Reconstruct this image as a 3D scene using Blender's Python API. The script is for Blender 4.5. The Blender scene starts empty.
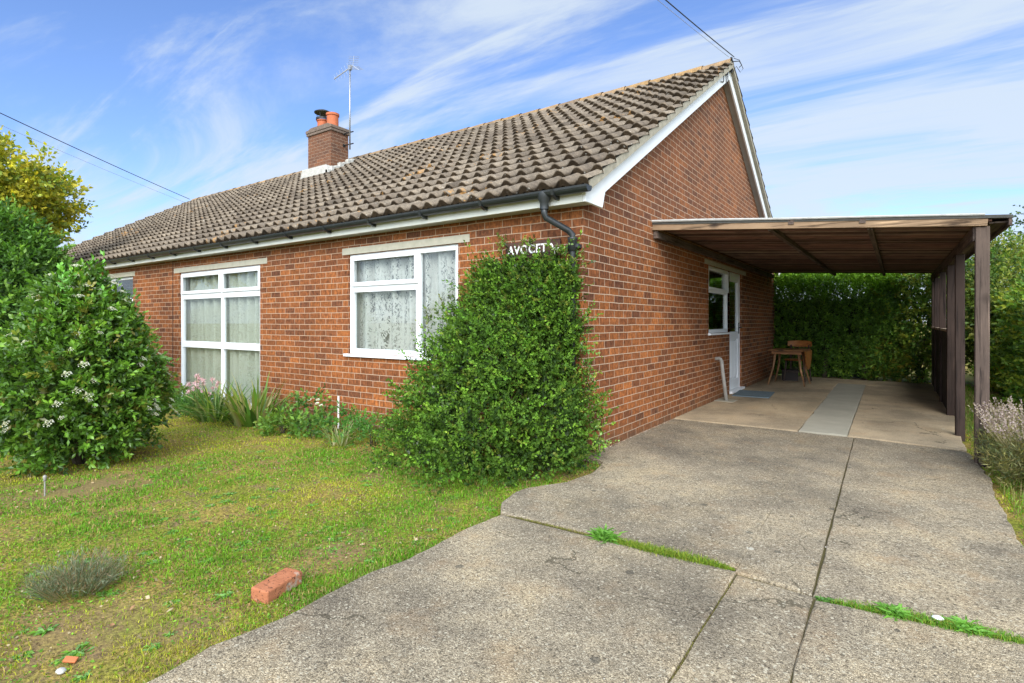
import bpy, math, random
import numpy as np
from mathutils import Vector, Matrix
from math import radians as R, pi, sin, cos
random.seed(7); rng = np.random.default_rng(7)
sc = bpy.context.scene
col = sc.collection

# ------------------------------------------------------------------ helpers
def link(o, parent=None):
    col.objects.link(o)
    if parent: o.parent = parent
    return o
def tag(o, label=None, cat=None, group=None, kind=None):
    if label: o['label'] = label
    if cat: o['category'] = cat
    if group: o['group'] = group
    if kind: o['kind'] = kind
    return o
def empty(name, loc=(0,0,0), rz=0, **k):
    o = bpy.data.objects.new(name, None); o.location = loc; o.rotation_euler = (0,0,rz); o.empty_display_size = .2
    link(o); return tag(o, **k)
def copy_tree(o, parent=None, loc=None, rz=None, scale=None):
    kids = [c for c in bpy.data.objects if c.parent is o]
    c = o.copy(); col.objects.link(c); c.parent = parent
    if loc is not None: c.location = loc
    if rz is not None: c.rotation_euler = (0,0,rz)
    if scale is not None: c.scale = (scale,)*3
    for k in kids: copy_tree(k, c)
    return c

class MB:
    def __init__(s): s.v=[]; s.f=[]
    def add(s, vs, fs):
        n=len(s.v); s.v += [tuple(v) for v in vs]; s.f += [tuple(i+n for i in f) for f in fs]; return s
    def box(s, a, b, M=None):
        x0,y0,z0=a; x1,y1,z1=b
        vs=[(x0,y0,z0),(x1,y0,z0),(x1,y1,z0),(x0,y1,z0),(x0,y0,z1),(x1,y0,z1),(x1,y1,z1),(x0,y1,z1)]
        if M is not None: vs=[M@Vector(v) for v in vs]
        return s.add(vs,[(0,3,2,1),(4,5,6,7),(0,1,5,4),(1,2,6,5),(2,3,7,6),(3,0,4,7)])
    def beam(s, p, q, w, h, up=(0,0,1)):
        p=Vector(p); q=Vector(q); d=(q-p); L=d.length; d.normalize()
        side=d.cross(Vector(up)).normalized(); u=side.cross(d)
        vs=[]
        for c in (p,q):
            for sx,sz in ((-1,-1),(1,-1),(1,1),(-1,1)): vs.append(c+side*sx*w/2+u*sz*h/2)
        return s.add(vs,[(0,1,2,3),(7,6,5,4),(0,4,5,1),(1,5,6,2),(2,6,7,3),(3,7,4,0)])
    def tube(s, pts, r, n=10, cap=True):
        pts=[Vector(p) for p in pts]; rs = r if isinstance(r,(list,tuple)) else [r]*len(pts)
        rings=[]; ref=None
        for i,p in enumerate(pts):
            d=(pts[min(i+1,len(pts)-1)]-pts[max(i-1,0)]).normalized()
            if ref is None: ref = Vector((0,0,1)) if abs(d.z)<.9 else Vector((1,0,0))
            a=d.cross(ref).normalized(); b=a.cross(d).normalized(); ref=b
            rings.append([p+(a*cos(2*pi*k/n)+b*sin(2*pi*k/n))*rs[i] for k in range(n)])
        vs=[v for r_ in rings for v in r_]; fs=[]
        for i in range(len(pts)-1):
            for k in range(n):
                fs.append((i*n+k,(i+1)*n+k,(i+1)*n+(k+1)%n,i*n+(k+1)%n))
        if cap: fs.append(tuple(range(n))); fs.append(tuple(reversed(range((len(pts)-1)*n,len(pts)*n))))
        return s.add(vs,fs)
    def lathe(s, c, prof, n=20, M=None):
        vs=[];fs=[]
        for r,z in prof:
            for k in range(n):
                v=Vector((c[0]+r*cos(2*pi*k/n),c[1]+r*sin(2*pi*k/n),c[2]+z)); vs.append(M@v if M is not None else v)
        for i in range(len(prof)-1):
            for k in range(n): fs.append((i*n+k,i*n+(k+1)%n,(i+1)*n+(k+1)%n,(i+1)*n+k))
        return s.add(vs,fs)
    def prism(s, poly, axis, a, b):
        # poly: 2D points; axis 0/1/2 extrude axis
        def P(u,v,w):
            return {0:(w,u,v),1:(u,w,v),2:(u,v,w)}[axis]
        n=len(poly); vs=[P(u,v,a) for u,v in poly]+[P(u,v,b) for u,v in poly]
        fs=[tuple(range(n)),tuple(reversed(range(n,2*n)))]+[(i,i+n,(i+1)%n+n,(i+1)%n) for i in range(n)]
        return s.add(vs,fs)
    def build(s, name, mat, parent=None, smooth=False, bevel=0, fixn=True, **k):
        import bmesh
        me=bpy.data.meshes.new(name); me.from_pydata(s.v,[],s.f)
        if fixn:
            bm=bmesh.new(); bm.from_mesh(me); bmesh.ops.recalc_face_normals(bm,faces=bm.faces); bm.to_mesh(me); bm.free()
        boxuv(me)
        if mat: me.materials.append(mat)
        if smooth: me.polygons.foreach_set('use_smooth',[True]*len(me.polygons))
        o=bpy.data.objects.new(name,me); link(o,parent)
        if bevel:
            m=o.modifiers.new('bevel','BEVEL'); m.width=bevel; m.segments=2; m.limit_method='ANGLE'; m.angle_limit=R(40)
            m.harden_normals=False
        return tag(o,**k)
def boxuv(me):
    uv=me.uv_layers.new(name='uv'); me.update()
    for p in me.polygons:
        n=p.normal; ax=max(range(3),key=lambda i:abs(n[i]))
        for li in p.loop_indices:
            c=me.vertices[me.loops[li].vertex_index].co
            uv.data[li].uv=(c.y,c.z) if ax==0 else ((c.x,c.z) if ax==1 else (c.x,c.y))
def np_mesh(name, V, F, mat, parent=None, cols=None, smooth=False, **k):
    """V (n,3) F (m,3|4) numpy"""
    me=bpy.data.meshes.new(name); k_=F.shape[1]
    me.vertices.add(len(V)); me.vertices.foreach_set('co',V.astype(np.float32).ravel())
    me.loops.add(F.size); me.loops.foreach_set('vertex_index',F.astype(np.int32).ravel())
    me.polygons.add(len(F)); me.polygons.foreach_set('loop_start',(np.arange(len(F))*k_).astype(np.int32))
    try: me.polygons.foreach_set('loop_total',np.full(len(F),k_,dtype=np.int32))
    except Exception: pass
    if smooth: me.polygons.foreach_set('use_smooth',np.ones(len(F),dtype=bool))
    me.update(calc_edges=True); me.validate()
    if cols is not None:
        a=me.color_attributes.new('tint','FLOAT_COLOR','POINT')
        c=np.ones((len(V),4),dtype=np.float32); c[:,:3]=cols; a.data.foreach_set('color',c.ravel())
    if mat: me.materials.append(mat)
    o=bpy.data.objects.new(name,me); link(o,parent); return tag(o,**k)
# value noise
_lat=rng.random((64,64,64))
def vnoise(P, s=1.0, seed=0):
    P=np.atleast_2d(P)*s+seed*17.31+100; i=np.floor(P).astype(int); f=P-i; f=f*f*(3-2*f); r=0
    for dx in (0,1):
        for dy in (0,1):
            for dz in (0,1):
                w=(f[:,0] if dx else 1-f[:,0])*(f[:,1] if dy else 1-f[:,1])*(f[:,2] if dz else 1-f[:,2])
                r=r+w*_lat[(i[:,0]+dx)%64,(i[:,1]+dy)%64,(i[:,2]+dz)%64]
    return r
def fbm(P,s=1.0,o=3,seed=0):
    return sum(vnoise(P,s*2**k,seed+k)*.5**k for k in range(o))/sum(.5**k for k in range(o))
def norm(a): return a/np.maximum(np.linalg.norm(a,axis=1,keepdims=True),1e-9)

# ------------------------------------------------------------------ materials
class NT:
    def __init__(s,name):
        s.m=bpy.data.materials.new(name); s.m.use_nodes=True; s.t=s.m.node_tree; s.t.nodes.clear()
        s.out=s.t.nodes.new('ShaderNodeOutputMaterial')
    def n(s,typ,_props=None,**ins):
        nd=s.t.nodes.new('ShaderNode'+typ)
        for k,v in (_props or {}).items(): setattr(nd,k,v)
        for k,v in ins.items():
            key=k.replace('_',' ') if isinstance(k,str) else k
            sock = nd.inputs[int(k[1:])] if (k[0]=='i' and k[1:].isdigit()) else nd.inputs[key]
            if isinstance(v,bpy.types.NodeSocket): s.t.links.new(v,sock)
            else: sock.default_value=v
        return nd
    def ramp(s,fac,stops,interp='LINEAR'):
        nd=s.t.nodes.new('ShaderNodeValToRGB'); cr=nd.color_ramp; cr.interpolation=interp
        while len(cr.elements)>1: cr.elements.remove(cr.elements[-1])
        for i,(p,c) in enumerate(stops):
            e=cr.elements[0] if i==0 else cr.elements.new(p)
            e.position=p; e.color=(*c,1) if len(c)==3 else c
        s.t.links.new(fac,nd.inputs[0]); return nd.outputs[0]
    def mix(s,f,a,b,mode='MIX'):
        nd=s.t.nodes.new('ShaderNodeMix'); nd.data_type='RGBA'; nd.blend_type=mode
        for sock,v in ((nd.inputs[0],f),(nd.inputs[6],a),(nd.inputs[7],b)):
            if isinstance(v,bpy.types.NodeSocket): s.t.links.new(v,sock)
            else: sock.default_value = v if not isinstance(v,tuple) else ((*v,1) if len(v)==3 else v)
        return nd.outputs[2]
    def math(s,op,a,b=0.,c=None,clamp=False):
        nd=s.t.nodes.new('ShaderNodeMath'); nd.operation=op; nd.use_clamp=clamp
        for i,v in enumerate((a,b,c)):
            if v is None: continue
            if isinstance(v,bpy.types.NodeSocket): s.t.links.new(v,nd.inputs[i])
            else: nd.inputs[i].default_value=v
        return nd.outputs[0]
    def coord(s,kind='Object',scale=(1,1,1),rot=(0,0,0),loc=(0,0,0)):
        if kind=='Position': o=s.n('NewGeometry').outputs['Position']
        else: o=s.n('TexCoord').outputs[kind]
        return s.n('Mapping',Vector=o,Scale=scale,Rotation=rot,Location=loc).outputs[0]
    def noise(s,vec,scale,detail=4,rough=.55,dist=0):
        return s.n('TexNoise',Vector=vec,Scale=scale,Detail=detail,Roughness=rough,Distortion=dist).outputs['Fac']
    def vor(s,vec,scale,feature='F1',rand=1.):
        return s.n('TexVoronoi',{'feature':feature},Vector=vec,Scale=scale,Randomness=rand)
    def fin(s,color,rough=.7,bump=None,bstr=.3,bdist=.01,spec=.3,**kw):
        p=s.n('BsdfPrincipled')
        def put(key,v):
            if isinstance(v,bpy.types.NodeSocket): s.t.links.new(v,p.inputs[key])
            else: p.inputs[key].default_value = ((*v,1) if isinstance(v,tuple) and len(v)==3 else v)
        put('Base Color',color); put('Roughness',rough); put('Specular IOR Level',spec)
        for k,v in kw.items(): put(k.replace('_',' '),v)
        if bump is not None:
            b=s.n('Bump',Strength=bstr,Distance=bdist,Height=bump); s.t.links.new(b.outputs[0],p.inputs['Normal'])
        s.t.links.new(p.outputs[0],s.out.inputs[0]); return s.m

def mat_brick(name,uvk='UV',stain=True,soot=False):
    t=NT(name); uv=t.coord(uvk); g=t.coord('Position')
    # slight wobble of the courses
    wob=t.n('TexNoise',Vector=uv,Scale=3.,Detail=2.).outputs['Color']
    w2=t.n('VectorMath',{'operation':'SCALE'},Vector=t.n('VectorMath',{'operation':'SUBTRACT'},i0=wob,i1=(.5,.5,.5)).outputs[0],Scale=.012).outputs[0]
    v=t.n('VectorMath',{'operation':'ADD'},i0=uv,i1=w2).outputs[0]
    b=t.n('TexBrick',{'offset':.5,'offset_frequency':2,'squash':1.},Vector=v,Color1=(0,0,0,1),Color2=(1,1,1,1),Mortar=(.5,.5,.5,1),Scale=1.,Mortar_Size=.0046,Mortar_Smooth=.25,Bias=0.,Brick_Width=.225,Row_Height=.075)
    c=t.ramp(b.outputs['Color'],[(0,(.135,.054,.031)),(.12,(.17,.064,.032)),(.25,(.22,.078,.033)),(.42,(.275,.097,.034)),(.55,(.205,.072,.031)),(.68,(.29,.10,.036)),(.8,(.175,.064,.030)),(.92,(.34,.12,.042)),(1,(.26,.095,.042))])
    # rustic vertical wire-cut marks and mottling inside each brick
    st=t.noise(t.n('Mapping',Vector=uv,Scale=(70,9,1)).outputs[0],1.,3,.7)
    c=t.mix(.8,c,t.ramp(st,[(.3,(.35,.36,.38)),(.5,(1,1,1)),(.7,(1.6,1.5,1.4))]),'MULTIPLY')
    mot=t.noise(g,26,3,.6)
    c=t.mix(.75,c,t.ramp(mot,[(.3,(.42,.40,.42)),(.5,(1,1,1)),(.7,(1.5,1.5,1.4))]),'MULTIPLY')
    big=t.noise(g,.8,3,.55)
    c=t.mix(.55,c,t.ramp(big,[(.36,(.60,.58,.62)),(.62,(1.28,1.22,1.10))]),'MULTIPLY')
    # greyer brick high on the wall
    z=t.n('SeparateXYZ',Vector=g).outputs[2]
    hi=t.math('MULTIPLY',t.n('MapRange',Value=z,From_Min=1.7,From_Max=2.7).outputs[0],.55)
    c=t.mix(hi,c,t.mix(.5,c,(.17,.085,.062)),'MIX')
    mo=t.mix(t.noise(g,9,3,.6),(.33,.22,.14),(.52,.38,.27))
    c=t.mix(1.,c,(.92,.90,.78),'MULTIPLY')
    fac=b.outputs['Fac']
    c=t.mix(fac,c,mo)
    if stain:
        lo=t.n('MapRange',Value=t.math('ADD',z,t.math('MULTIPLY',t.noise(g,4,3),.35)),From_Min=.38,From_Max=.1).outputs[0]
        c=t.mix(t.math('MULTIPLY',lo,.4),c,(.12,.10,.06))
    if soot: c=t.mix(.45,c,(.09,.06,.045))
    h=t.math('ADD',t.math('MULTIPLY',t.math('SUBTRACT',1.,fac),1.),t.math('MULTIPLY',t.noise(g,90,3,.7),.35))
    return t.fin(c,.88,h,.55,.006,.2)
def mat_concrete(name,rough_agg=True):
    t=NT(name); g=t.coord('Position')
    v1=t.vor(g,175 if rough_agg else 170); v2=t.vor(g,320)
    agg=t.n('SeparateColor',Color=v1.outputs['Color']).outputs[0]; agg2=t.n('SeparateColor',Color=v2.outputs['Color']).outputs[1]
    if rough_agg:
        c=t.ramp(agg,[(0,(.07,.055,.04)),(.18,(.16,.132,.095)),(.5,(.30,.248,.18)),(.78,(.41,.345,.255)),(1,(.66,.58,.45))])
        c=t.mix(.45,c,t.ramp(agg2,[(0,(.035,.028,.02)),(.5,(.28,.232,.168)),(1,(.58,.51,.40))]))
        c=t.mix(.7,c,t.ramp(t.noise(g,2.2,5,.65),[(.32,(.55,.55,.58)),(.5,(.95,.95,.95)),(.66,(1.30,1.24,1.12))]),'MULTIPLY')
    else:
        c=t.mix(t.noise(g,2.6,5,.6),(.30,.24,.165),(.47,.385,.275))
        c=t.mix(.35,c,t.ramp(agg,[(0,(.12,.1,.08)),(.5,(.30,.26,.2)),(1,(.48,.42,.34))]))
        c=t.mix(.5,c,t.ramp(t.noise(t.n('Mapping',Vector=g,Scale=(1,.45,1)).outputs[0],1.7,4,.6),[(.38,(.62,.60,.58)),(.6,(1.15,1.1,1.05))]),'MULTIPLY')
    # tan soil washes
    c=t.mix(t.math('MULTIPLY',t.n('MapRange',Value=t.noise(g,3.7,4,.6),From_Min=.55,From_Max=.75).outputs[0],.4),c,(.34,.22,.12))
    # dark spots and pale lichen discs
    d=t.vor(g,5.5); dd=t.n('SeparateColor',Color=d.outputs['Color']).outputs[0]
    wob=t.math('MULTIPLY',t.noise(g,40,2),.05)
    rad=t.math('MULTIPLY',t.n('MapRange',Value=dd,From_Min=.45,From_Max=1.).outputs[0],.17)
    spot=t.math('LESS_THAN',t.math('ADD',d.outputs['Distance'],wob),rad)
    c=t.mix(t.math('MULTIPLY',spot,.65 if rough_agg else .3),c,(.075,.07,.06))
    d2=t.vor(t.n('Mapping',Vector=g,Location=(3.3,1.7,0)).outputs[0],2.3); e2=t.n('SeparateColor',Color=d2.outputs['Color']).outputs[1]
    rad2=t.math('MULTIPLY',t.n('MapRange',Value=e2,From_Min=.72,From_Max=1.).outputs[0],.085)
    sp2=t.math('LESS_THAN',t.math('ADD',d2.outputs['Distance'],wob),rad2)
    c=t.mix(t.math('MULTIPLY',sp2,.7),c,(.55,.53,.47))
    wv=t.n('VectorMath',{'operation':'ADD'},i0=g,i1=t.n('VectorMath',{'operation':'SCALE'},i0=t.n('TexNoise',Vector=g,Scale=2.5,Detail=5.).outputs['Color'],Scale=.5).outputs[0]).outputs[0]
    cr=t.vor(wv,.75,'DISTANCE_TO_EDGE').outputs['Distance']
    crm=t.math('MULTIPLY',t.math('LESS_THAN',cr,.0035),t.math('GREATER_THAN',t.noise(g,1.3,2),.57))
    c=t.mix(t.math('MULTIPLY',crm,.7),c,(.07,.06,.04))
    big=t.noise(t.coord('Position',loc=(7,3,0)),.9,6,.62)
    c=t.mix(.8,c,t.ramp(big,[(.36,(.62,.62,.63)),(.52,(1.05,1.04,1.02)),(.66,(1.22,1.19,1.12))]),'MULTIPLY')
    fs=t.n('SeparateColor',Color=t.vor(g,95).outputs['Color']).outputs[2]
    c=t.mix(t.math('MULTIPLY',t.math('GREATER_THAN',fs,.955),.55 if rough_agg else .2),c,(.045,.038,.03))
    c=t.mix(t.math('MULTIPLY',t.math('LESS_THAN',fs,.04),.5 if rough_agg else .15),c,(.62,.57,.46))
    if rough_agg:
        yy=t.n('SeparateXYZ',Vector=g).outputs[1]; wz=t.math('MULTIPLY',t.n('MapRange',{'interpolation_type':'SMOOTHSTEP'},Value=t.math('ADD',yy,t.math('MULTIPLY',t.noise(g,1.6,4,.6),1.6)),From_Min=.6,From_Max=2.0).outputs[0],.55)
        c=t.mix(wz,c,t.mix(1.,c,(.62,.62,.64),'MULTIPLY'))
    c=t.mix(1.,c,(.90,.865,.79) if rough_agg else (1.0,.955,.86),'MULTIPLY')
    h=t.math('ADD',t.math('MULTIPLY',v1.outputs['Distance'],-.9),t.noise(g,60,4,.7))
    return t.fin(c,.9,h,.7 if rough_agg else .3,.006,.2)
def mat_simple(name,c,rough=.6,var=.12,scale=8,bstr=.1,bscale=60,spec=.3,**kw):
    t=NT(name); g=t.coord('Object')
    n=t.noise(g,scale,4,.6); lo=tuple(max(0,x*(1-var*1.6)) for x in c); hi=tuple(min(1,x*(1+var)) for x in c)
    return t.fin(t.mix(n,lo,hi),rough,t.noise(g,bscale,3),bstr,.004,spec,**kw)
def mat_wood(name,a,b,axis,grey=0,rough=.8,scale=1):
    t=NT(name); s=[38*scale]*3; s[axis]=1.6*scale
    g=t.coord('Position',tuple(s)); n=t.noise(g,1.,5,.65,.6)
    c=t.mix(n,a,b); g2=t.coord('Position')
    c=t.mix(.5,c,t.ramp(t.noise(g2,3.,4,.6),[(.35,(.55,.53,.52)),(.65,(1.3,1.27,1.22))]),'MULTIPLY')
    c=t.mix(.85,c,t.ramp(n,[(.36,(.22,.21,.21)),(.47,(1,1,1)),(.6,(.85,.85,.85)),(.66,(1.4,1.38,1.35))]),'MULTIPLY')
    kn=t.vor(t.coord('Position',tuple(3.2 if i!=axis else 2.1 for i in range(3))),1.).outputs['Distance']
    c=t.mix(t.n('MapRange',Value=kn,From_Min=.16,From_Max=.06).outputs[0],c,(.03,.02,.015))
    return t.fin(c,rough,n,.5,.006,.2)
def mat_leaf(name,trans=.35,rough=.5,spec=.35):
    t=NT(name); a=t.n('VertexColor',{'layer_name':'tint'}).outputs[0]
    p=t.n('BsdfPrincipled',Base_Color=a,Roughness=rough); p.inputs['Specular IOR Level'].default_value=spec
    tr=t.n('BsdfTranslucent',Color=t.mix(1.,a,(1.25,1.3,.6),'MULTIPLY'))
    m=t.n('MixShader',Fac=trans,i1=p.outputs[0],i2=tr.outputs[0]); t.t.links.new(m.outputs[0],t.out.inputs[0]); return t.m
def mat_tint(name,rough=.85,bscale=70,bstr=.4,var=.5,bdist=.004,nsc=14):
    t=NT(name); a=t.n('VertexColor',{'layer_name':'tint'}).outputs[0]; g=t.coord('Position')
    c=t.mix(var,a,t.ramp(t.noise(g,nsc,5,.7),[(.3,(.42,.40,.40)),(.5,(1,1,1)),(.72,(1.55,1.5,1.4))]),'MULTIPLY')
    c=t.mix(var*.7,c,t.ramp(t.noise(g,nsc*6,3,.7),[(.35,(.55,.53,.52)),(.65,(1.4,1.38,1.33))]),'MULTIPLY')
    return t.fin(c,rough,t.noise(g,bscale,4,.7),bstr,bdist,.15)

M_brick=mat_brick('facing_brick'); M_brickc=mat_brick('chimney_brick',soot=True,stain=False)
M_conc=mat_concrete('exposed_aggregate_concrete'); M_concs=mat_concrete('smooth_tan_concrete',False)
M_strip=mat_simple('grey_screed',(.31,.285,.22),.85,.18,3,.2)
M_upvc=mat_simple('white_upvc',(.80,.81,.82),.32,.03,4,.0,spec=.5)
def mat_painted():
    t=NT('painted_timber'); g=t.coord('Position'); c=t.mix(t.noise(g,5,5,.7),(.50,.50,.44),(.72,.72,.66))
    dr=t.noise(t.coord('Position',(1.2,3,14)),1.,5,.7)
    c=t.mix(t.math('MULTIPLY',t.n('MapRange',Value=dr,From_Min=.55,From_Max=.8).outputs[0],.55),c,(.22,.24,.15))
    return t.fin(c,.6,t.noise(g,50,3),.1,.003,.3)
M_fascia=mat_painted()
M_barge=mat_simple('white_bargeboard_paint',(.80,.80,.79),.5,.05,6,.1)
M_soffit=mat_simple('weathered_soffit_paint',(.46,.45,.41),.7,.15,5,.1)
M_plaster=mat_simple('inner_reveal_plaster',(.45,.44,.41),.9,.05,4,0)
M_black=mat_simple('black_pvc',(.022,.025,.026),.38,.3,10,.1,spec=.5)
M_lint=mat_simple('cream_concrete',(.45,.42,.33),.85,.2,12,.2)
M_flash=mat_simple('pale_mortar_flashing',(.47,.45,.40),.85,.3,14,.5,40)
M_under=mat_simple('verge_cement',(.37,.33,.25),.9,.35,16,.6,50)
M_terra=mat_simple('terracotta',(.46,.13,.055),.75,.22,14,.2)
M_metal=mat_simple('dull_aluminium',(.42,.42,.43),.42,.2,9,.1,Metallic=.85)
M_dkmetal=mat_simple('dark_cowl_metal',(.035,.035,.035),.5,.3,20,.1,Metallic=.4)
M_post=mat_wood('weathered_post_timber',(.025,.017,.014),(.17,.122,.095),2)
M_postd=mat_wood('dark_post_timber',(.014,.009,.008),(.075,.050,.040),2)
M_beamx=mat_wood('fascia_beam_timber',(.13,.075,.04),(.42,.29,.18),0)
M_sidebeam=mat_wood('dark_side_beam',(.05,.036,.03),(.17,.125,.10),1)
M_boards2=[mat_wood('roof_boards_dark',(.05,.028,.022),(.17,.10,.078),0),mat_wood('roof_boards_grey',(.13,.085,.068),(.38,.26,.20),0)]
M_board=mat_wood('roof_boards',(.10,.052,.040),(.32,.175,.135),0)
M_boardp=mat_wood('pale_roof_board',(.26,.19,.13),(.56,.44,.33),0)
M_felt=mat_simple('mineral_roofing_felt',(.07,.068,.06),.95,.4,22,.5)
M_feltp=mat_simple('pale_felt_edge',(.42,.41,.38),.9,.3,14,.4)
M_slat=mat_wood('dark_fence_boards',(.018,.015,.013),(.07,.055,.045),2)
M_table=mat_wood('varnished_table_wood',(.22,.085,.03),(.50,.24,.10),0,rough=.4,scale=.7)
M_tleg=mat_wood('varnished_leg_wood',(.22,.10,.045),(.46,.26,.13),2,rough=.45,scale=.7)
M_chair=mat_wood('orange_chair_wood',(.27,.09,.025),(.56,.22,.06),0,rough=.35,scale=.6)
M_mat=mat_simple('slate_blue_rubber',(.13,.17,.19),.9,.2,30,.6,90)
M_pipe=mat_simple('weathered_grey_pipe',(.30,.28,.25),.55,.25,12,.2)
M_sign=mat_wood('dark_sign_wood',(.035,.018,.013),(.12,.065,.05),0)
M_white=mat_simple('white_paint',(.78,.77,.74),.6,.08,20,.1)
M_box=mat_simple('dark_brown_plastic',(.030,.020,.016),.6,.3,8,.1)
M_cable=mat_simple('cable_sheath',(.035,.035,.035),.6,.2,8,0)
M_cablep=mat_simple('pale_cable_sheath',(.38,.37,.36),.6,.2,8,0)
M_bark=mat_wood('bark',(.035,.026,.018),(.14,.11,.08),2)
M_leaf=mat_leaf('leaf'); M_leafd=mat_leaf('glossy_leaf',.25,.38,.5); M_grass=mat_leaf('grass_blade',.35,.6,.2); M_leafm=mat_leaf('matt_leaf',.3,.6,.18); M_petal=mat_leaf('petal',.3,.6,.2)
M_mastic=mat_simple('movement_joint_mastic',(.03,.022,.02),.8,.3,20,0)
M_dark=mat_simple('room_interior_paint',(.16,.15,.13),.9,.1,2,0)
M_deb=mat_tint('litter_fragment',.9,60,.2,.3)

def mat_glass():
    t=NT('window_glass'); fr=t.math('POWER',t.n('LayerWeight',Blend=.5).outputs['Facing'],5.)
    f=t.math('MULTIPLY_ADD',fr,.9,.045,clamp=True)
    g=t.n('BsdfGlossy',Roughness=.01,Color=(.95,.97,1,1)); tr=t.n('BsdfTransparent',Color=(.93,.95,.94,1))
    m=t.n('MixShader',Fac=f,i1=tr.outputs[0],i2=g.outputs[0]); t.t.links.new(m.outputs[0],t.out.inputs[0]); return t.m
M_glass=mat_glass()
def mat_net(name,openness,c1,c2):
    t=NT(name); uv=t.coord('UV')
    n1=t.noise(t.n('Mapping',Vector=uv,Scale=(30,15,1)).outputs[0],1.,3,.7,1.8)
    n2=t.noise(t.n('Mapping',Vector=uv,Scale=(16,1.2,1)).outputs[0],1.,3,.6)
    hole=t.math('MULTIPLY',t.n('MapRange',Value=n1,From_Min=.50,From_Max=.56).outputs[0],t.n('MapRange',Value=n2,From_Min=.38,From_Max=.56).outputs[0])
    c=t.mix(t.noise(t.n('Mapping',Vector=uv,Scale=(9,.8,1)).outputs[0],1.,3,.6),c1,c2)
    c=t.mix(.5,c,t.mix(n1,(.4,.4,.4),(1.5,1.5,1.5)),'MULTIPLY')
    d=t.n('BsdfDiffuse',Color=c); trl=t.n('BsdfTranslucent',Color=c); a=t.n('MixShader',Fac=.3,i1=d.outputs[0],i2=trl.outputs[0])
    tr=t.n('BsdfTransparent')
    f=t.math('ADD',t.math('MULTIPLY',hole,openness),.10,clamp=True)
    m=t.n('MixShader',Fac=f,i1=a.outputs[0],i2=tr.outputs[0]); t.t.links.new(m.outputs[0],t.out.inputs[0]); return t.m
M_net=mat_net('lace_net',.7,(.60,.59,.55),(.86,.84,.78)); M_net2=mat_net('fine_net',.30,(.52,.54,.46),(.70,.71,.61))

# ------------------------------------------------------------------ ground
def zg(x,y):
    P=np.stack([np.atleast_1d(x),np.atleast_1d(y),np.zeros_like(np.atleast_1d(x))],1)
    x=P[:,0]; y=P[:,1]
    near=(np.abs(x)<30)&(np.abs(y)<30)
    b=-.035-.010*np.clip(-x,0,8)
    b=np.where(x>2.95,-.03,b)
    n=(fbm(P,1.3,3,3)-.5)*.045*near
    drive=(x>.34)&(x<2.86)&(y<9.2)
    r=np.where(drive,-.09,b+n)
    r=np.where((y>-.02)&(x<0.02)&(x>-30)&(y<9.6),-.12,r)
    return r
def mat_lawn():
    t=NT('lawn_soil'); g=t.coord('Position')
    n=t.noise(g,1.1,5,.6); n2=t.noise(g,9,4,.7); n3=t.noise(g,60,3,.7)
    c=t.ramp(n,[(.30,(.09,.12,.015)),(.45,(.18,.18,.028)),(.56,(.25,.18,.05)),(.70,(.12,.14,.02))])
    c=t.mix(t.n('MapRange',Value=n2,From_Min=.50,From_Max=.68).outputs[0],c,(.17,.115,.06))
    c=t.mix(.9,c,t.ramp(n3,[(.33,(.28,.26,.24)),(.5,(1,1,1)),(.66,(1.8,1.75,1.5))]),'MULTIPLY')
    pm=None
    for a_,b_,r_ in ((-.15,-2.50,.26),(-.45,-3.62,.34),(-2.9,-2.85,.6),(-.1,-3.35,.2),(-1.2,-1.25,.3)):
        d=t.n('VectorMath',{'operation':'DISTANCE'},i0=g,i1=(a_,b_,-.04)).outputs['Value']
        q=t.n('MapRange',Value=t.math('ADD',d,t.math('MULTIPLY',t.noise(g,5,5,.75),r_*2.6)),From_Min=r_*2.5,From_Max=r_*1.5).outputs[0]
        pm=q if pm is None else t.math('MAXIMUM',pm,q)
    c=t.mix(t.math('MULTIPLY',pm,.75),c,t.mix(n3,(.11,.07,.035),(.30,.20,.10)))
    return t.fin(c,.95,n3,.8,.012,.1)
M_lawn=mat_lawn()
def axis_lin(lo,hi,step,far):
    a=list(np.arange(lo,hi+1e-6,step)); s=step; x=lo
    pre=[]
    while x>-far: s*=1.35; x-=s; pre.append(x)
    s=step; x=hi; post=[]
    while x<far: s*=1.35; x+=s; post.append(x)
    return np.array(pre[::-1]+a+post)
gx=axis_lin(-9,5,.10,450); gy=axis_lin(-5,2,.10,450)
X,Y=np.meshgrid(gx,gy); Z=zg(X.ravel(),Y.ravel())
V=np.stack([X.ravel(),Y.ravel(),Z],1); nx=len(gx); ny=len(gy)
I=(np.arange(ny-1)[:,None]*nx+np.arange(nx-1)[None,:]).ravel()
np_mesh('ground',V,np.stack([I,I+1,I+nx+1,I+nx],1),M_lawn,smooth=True,kind='structure')

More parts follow.
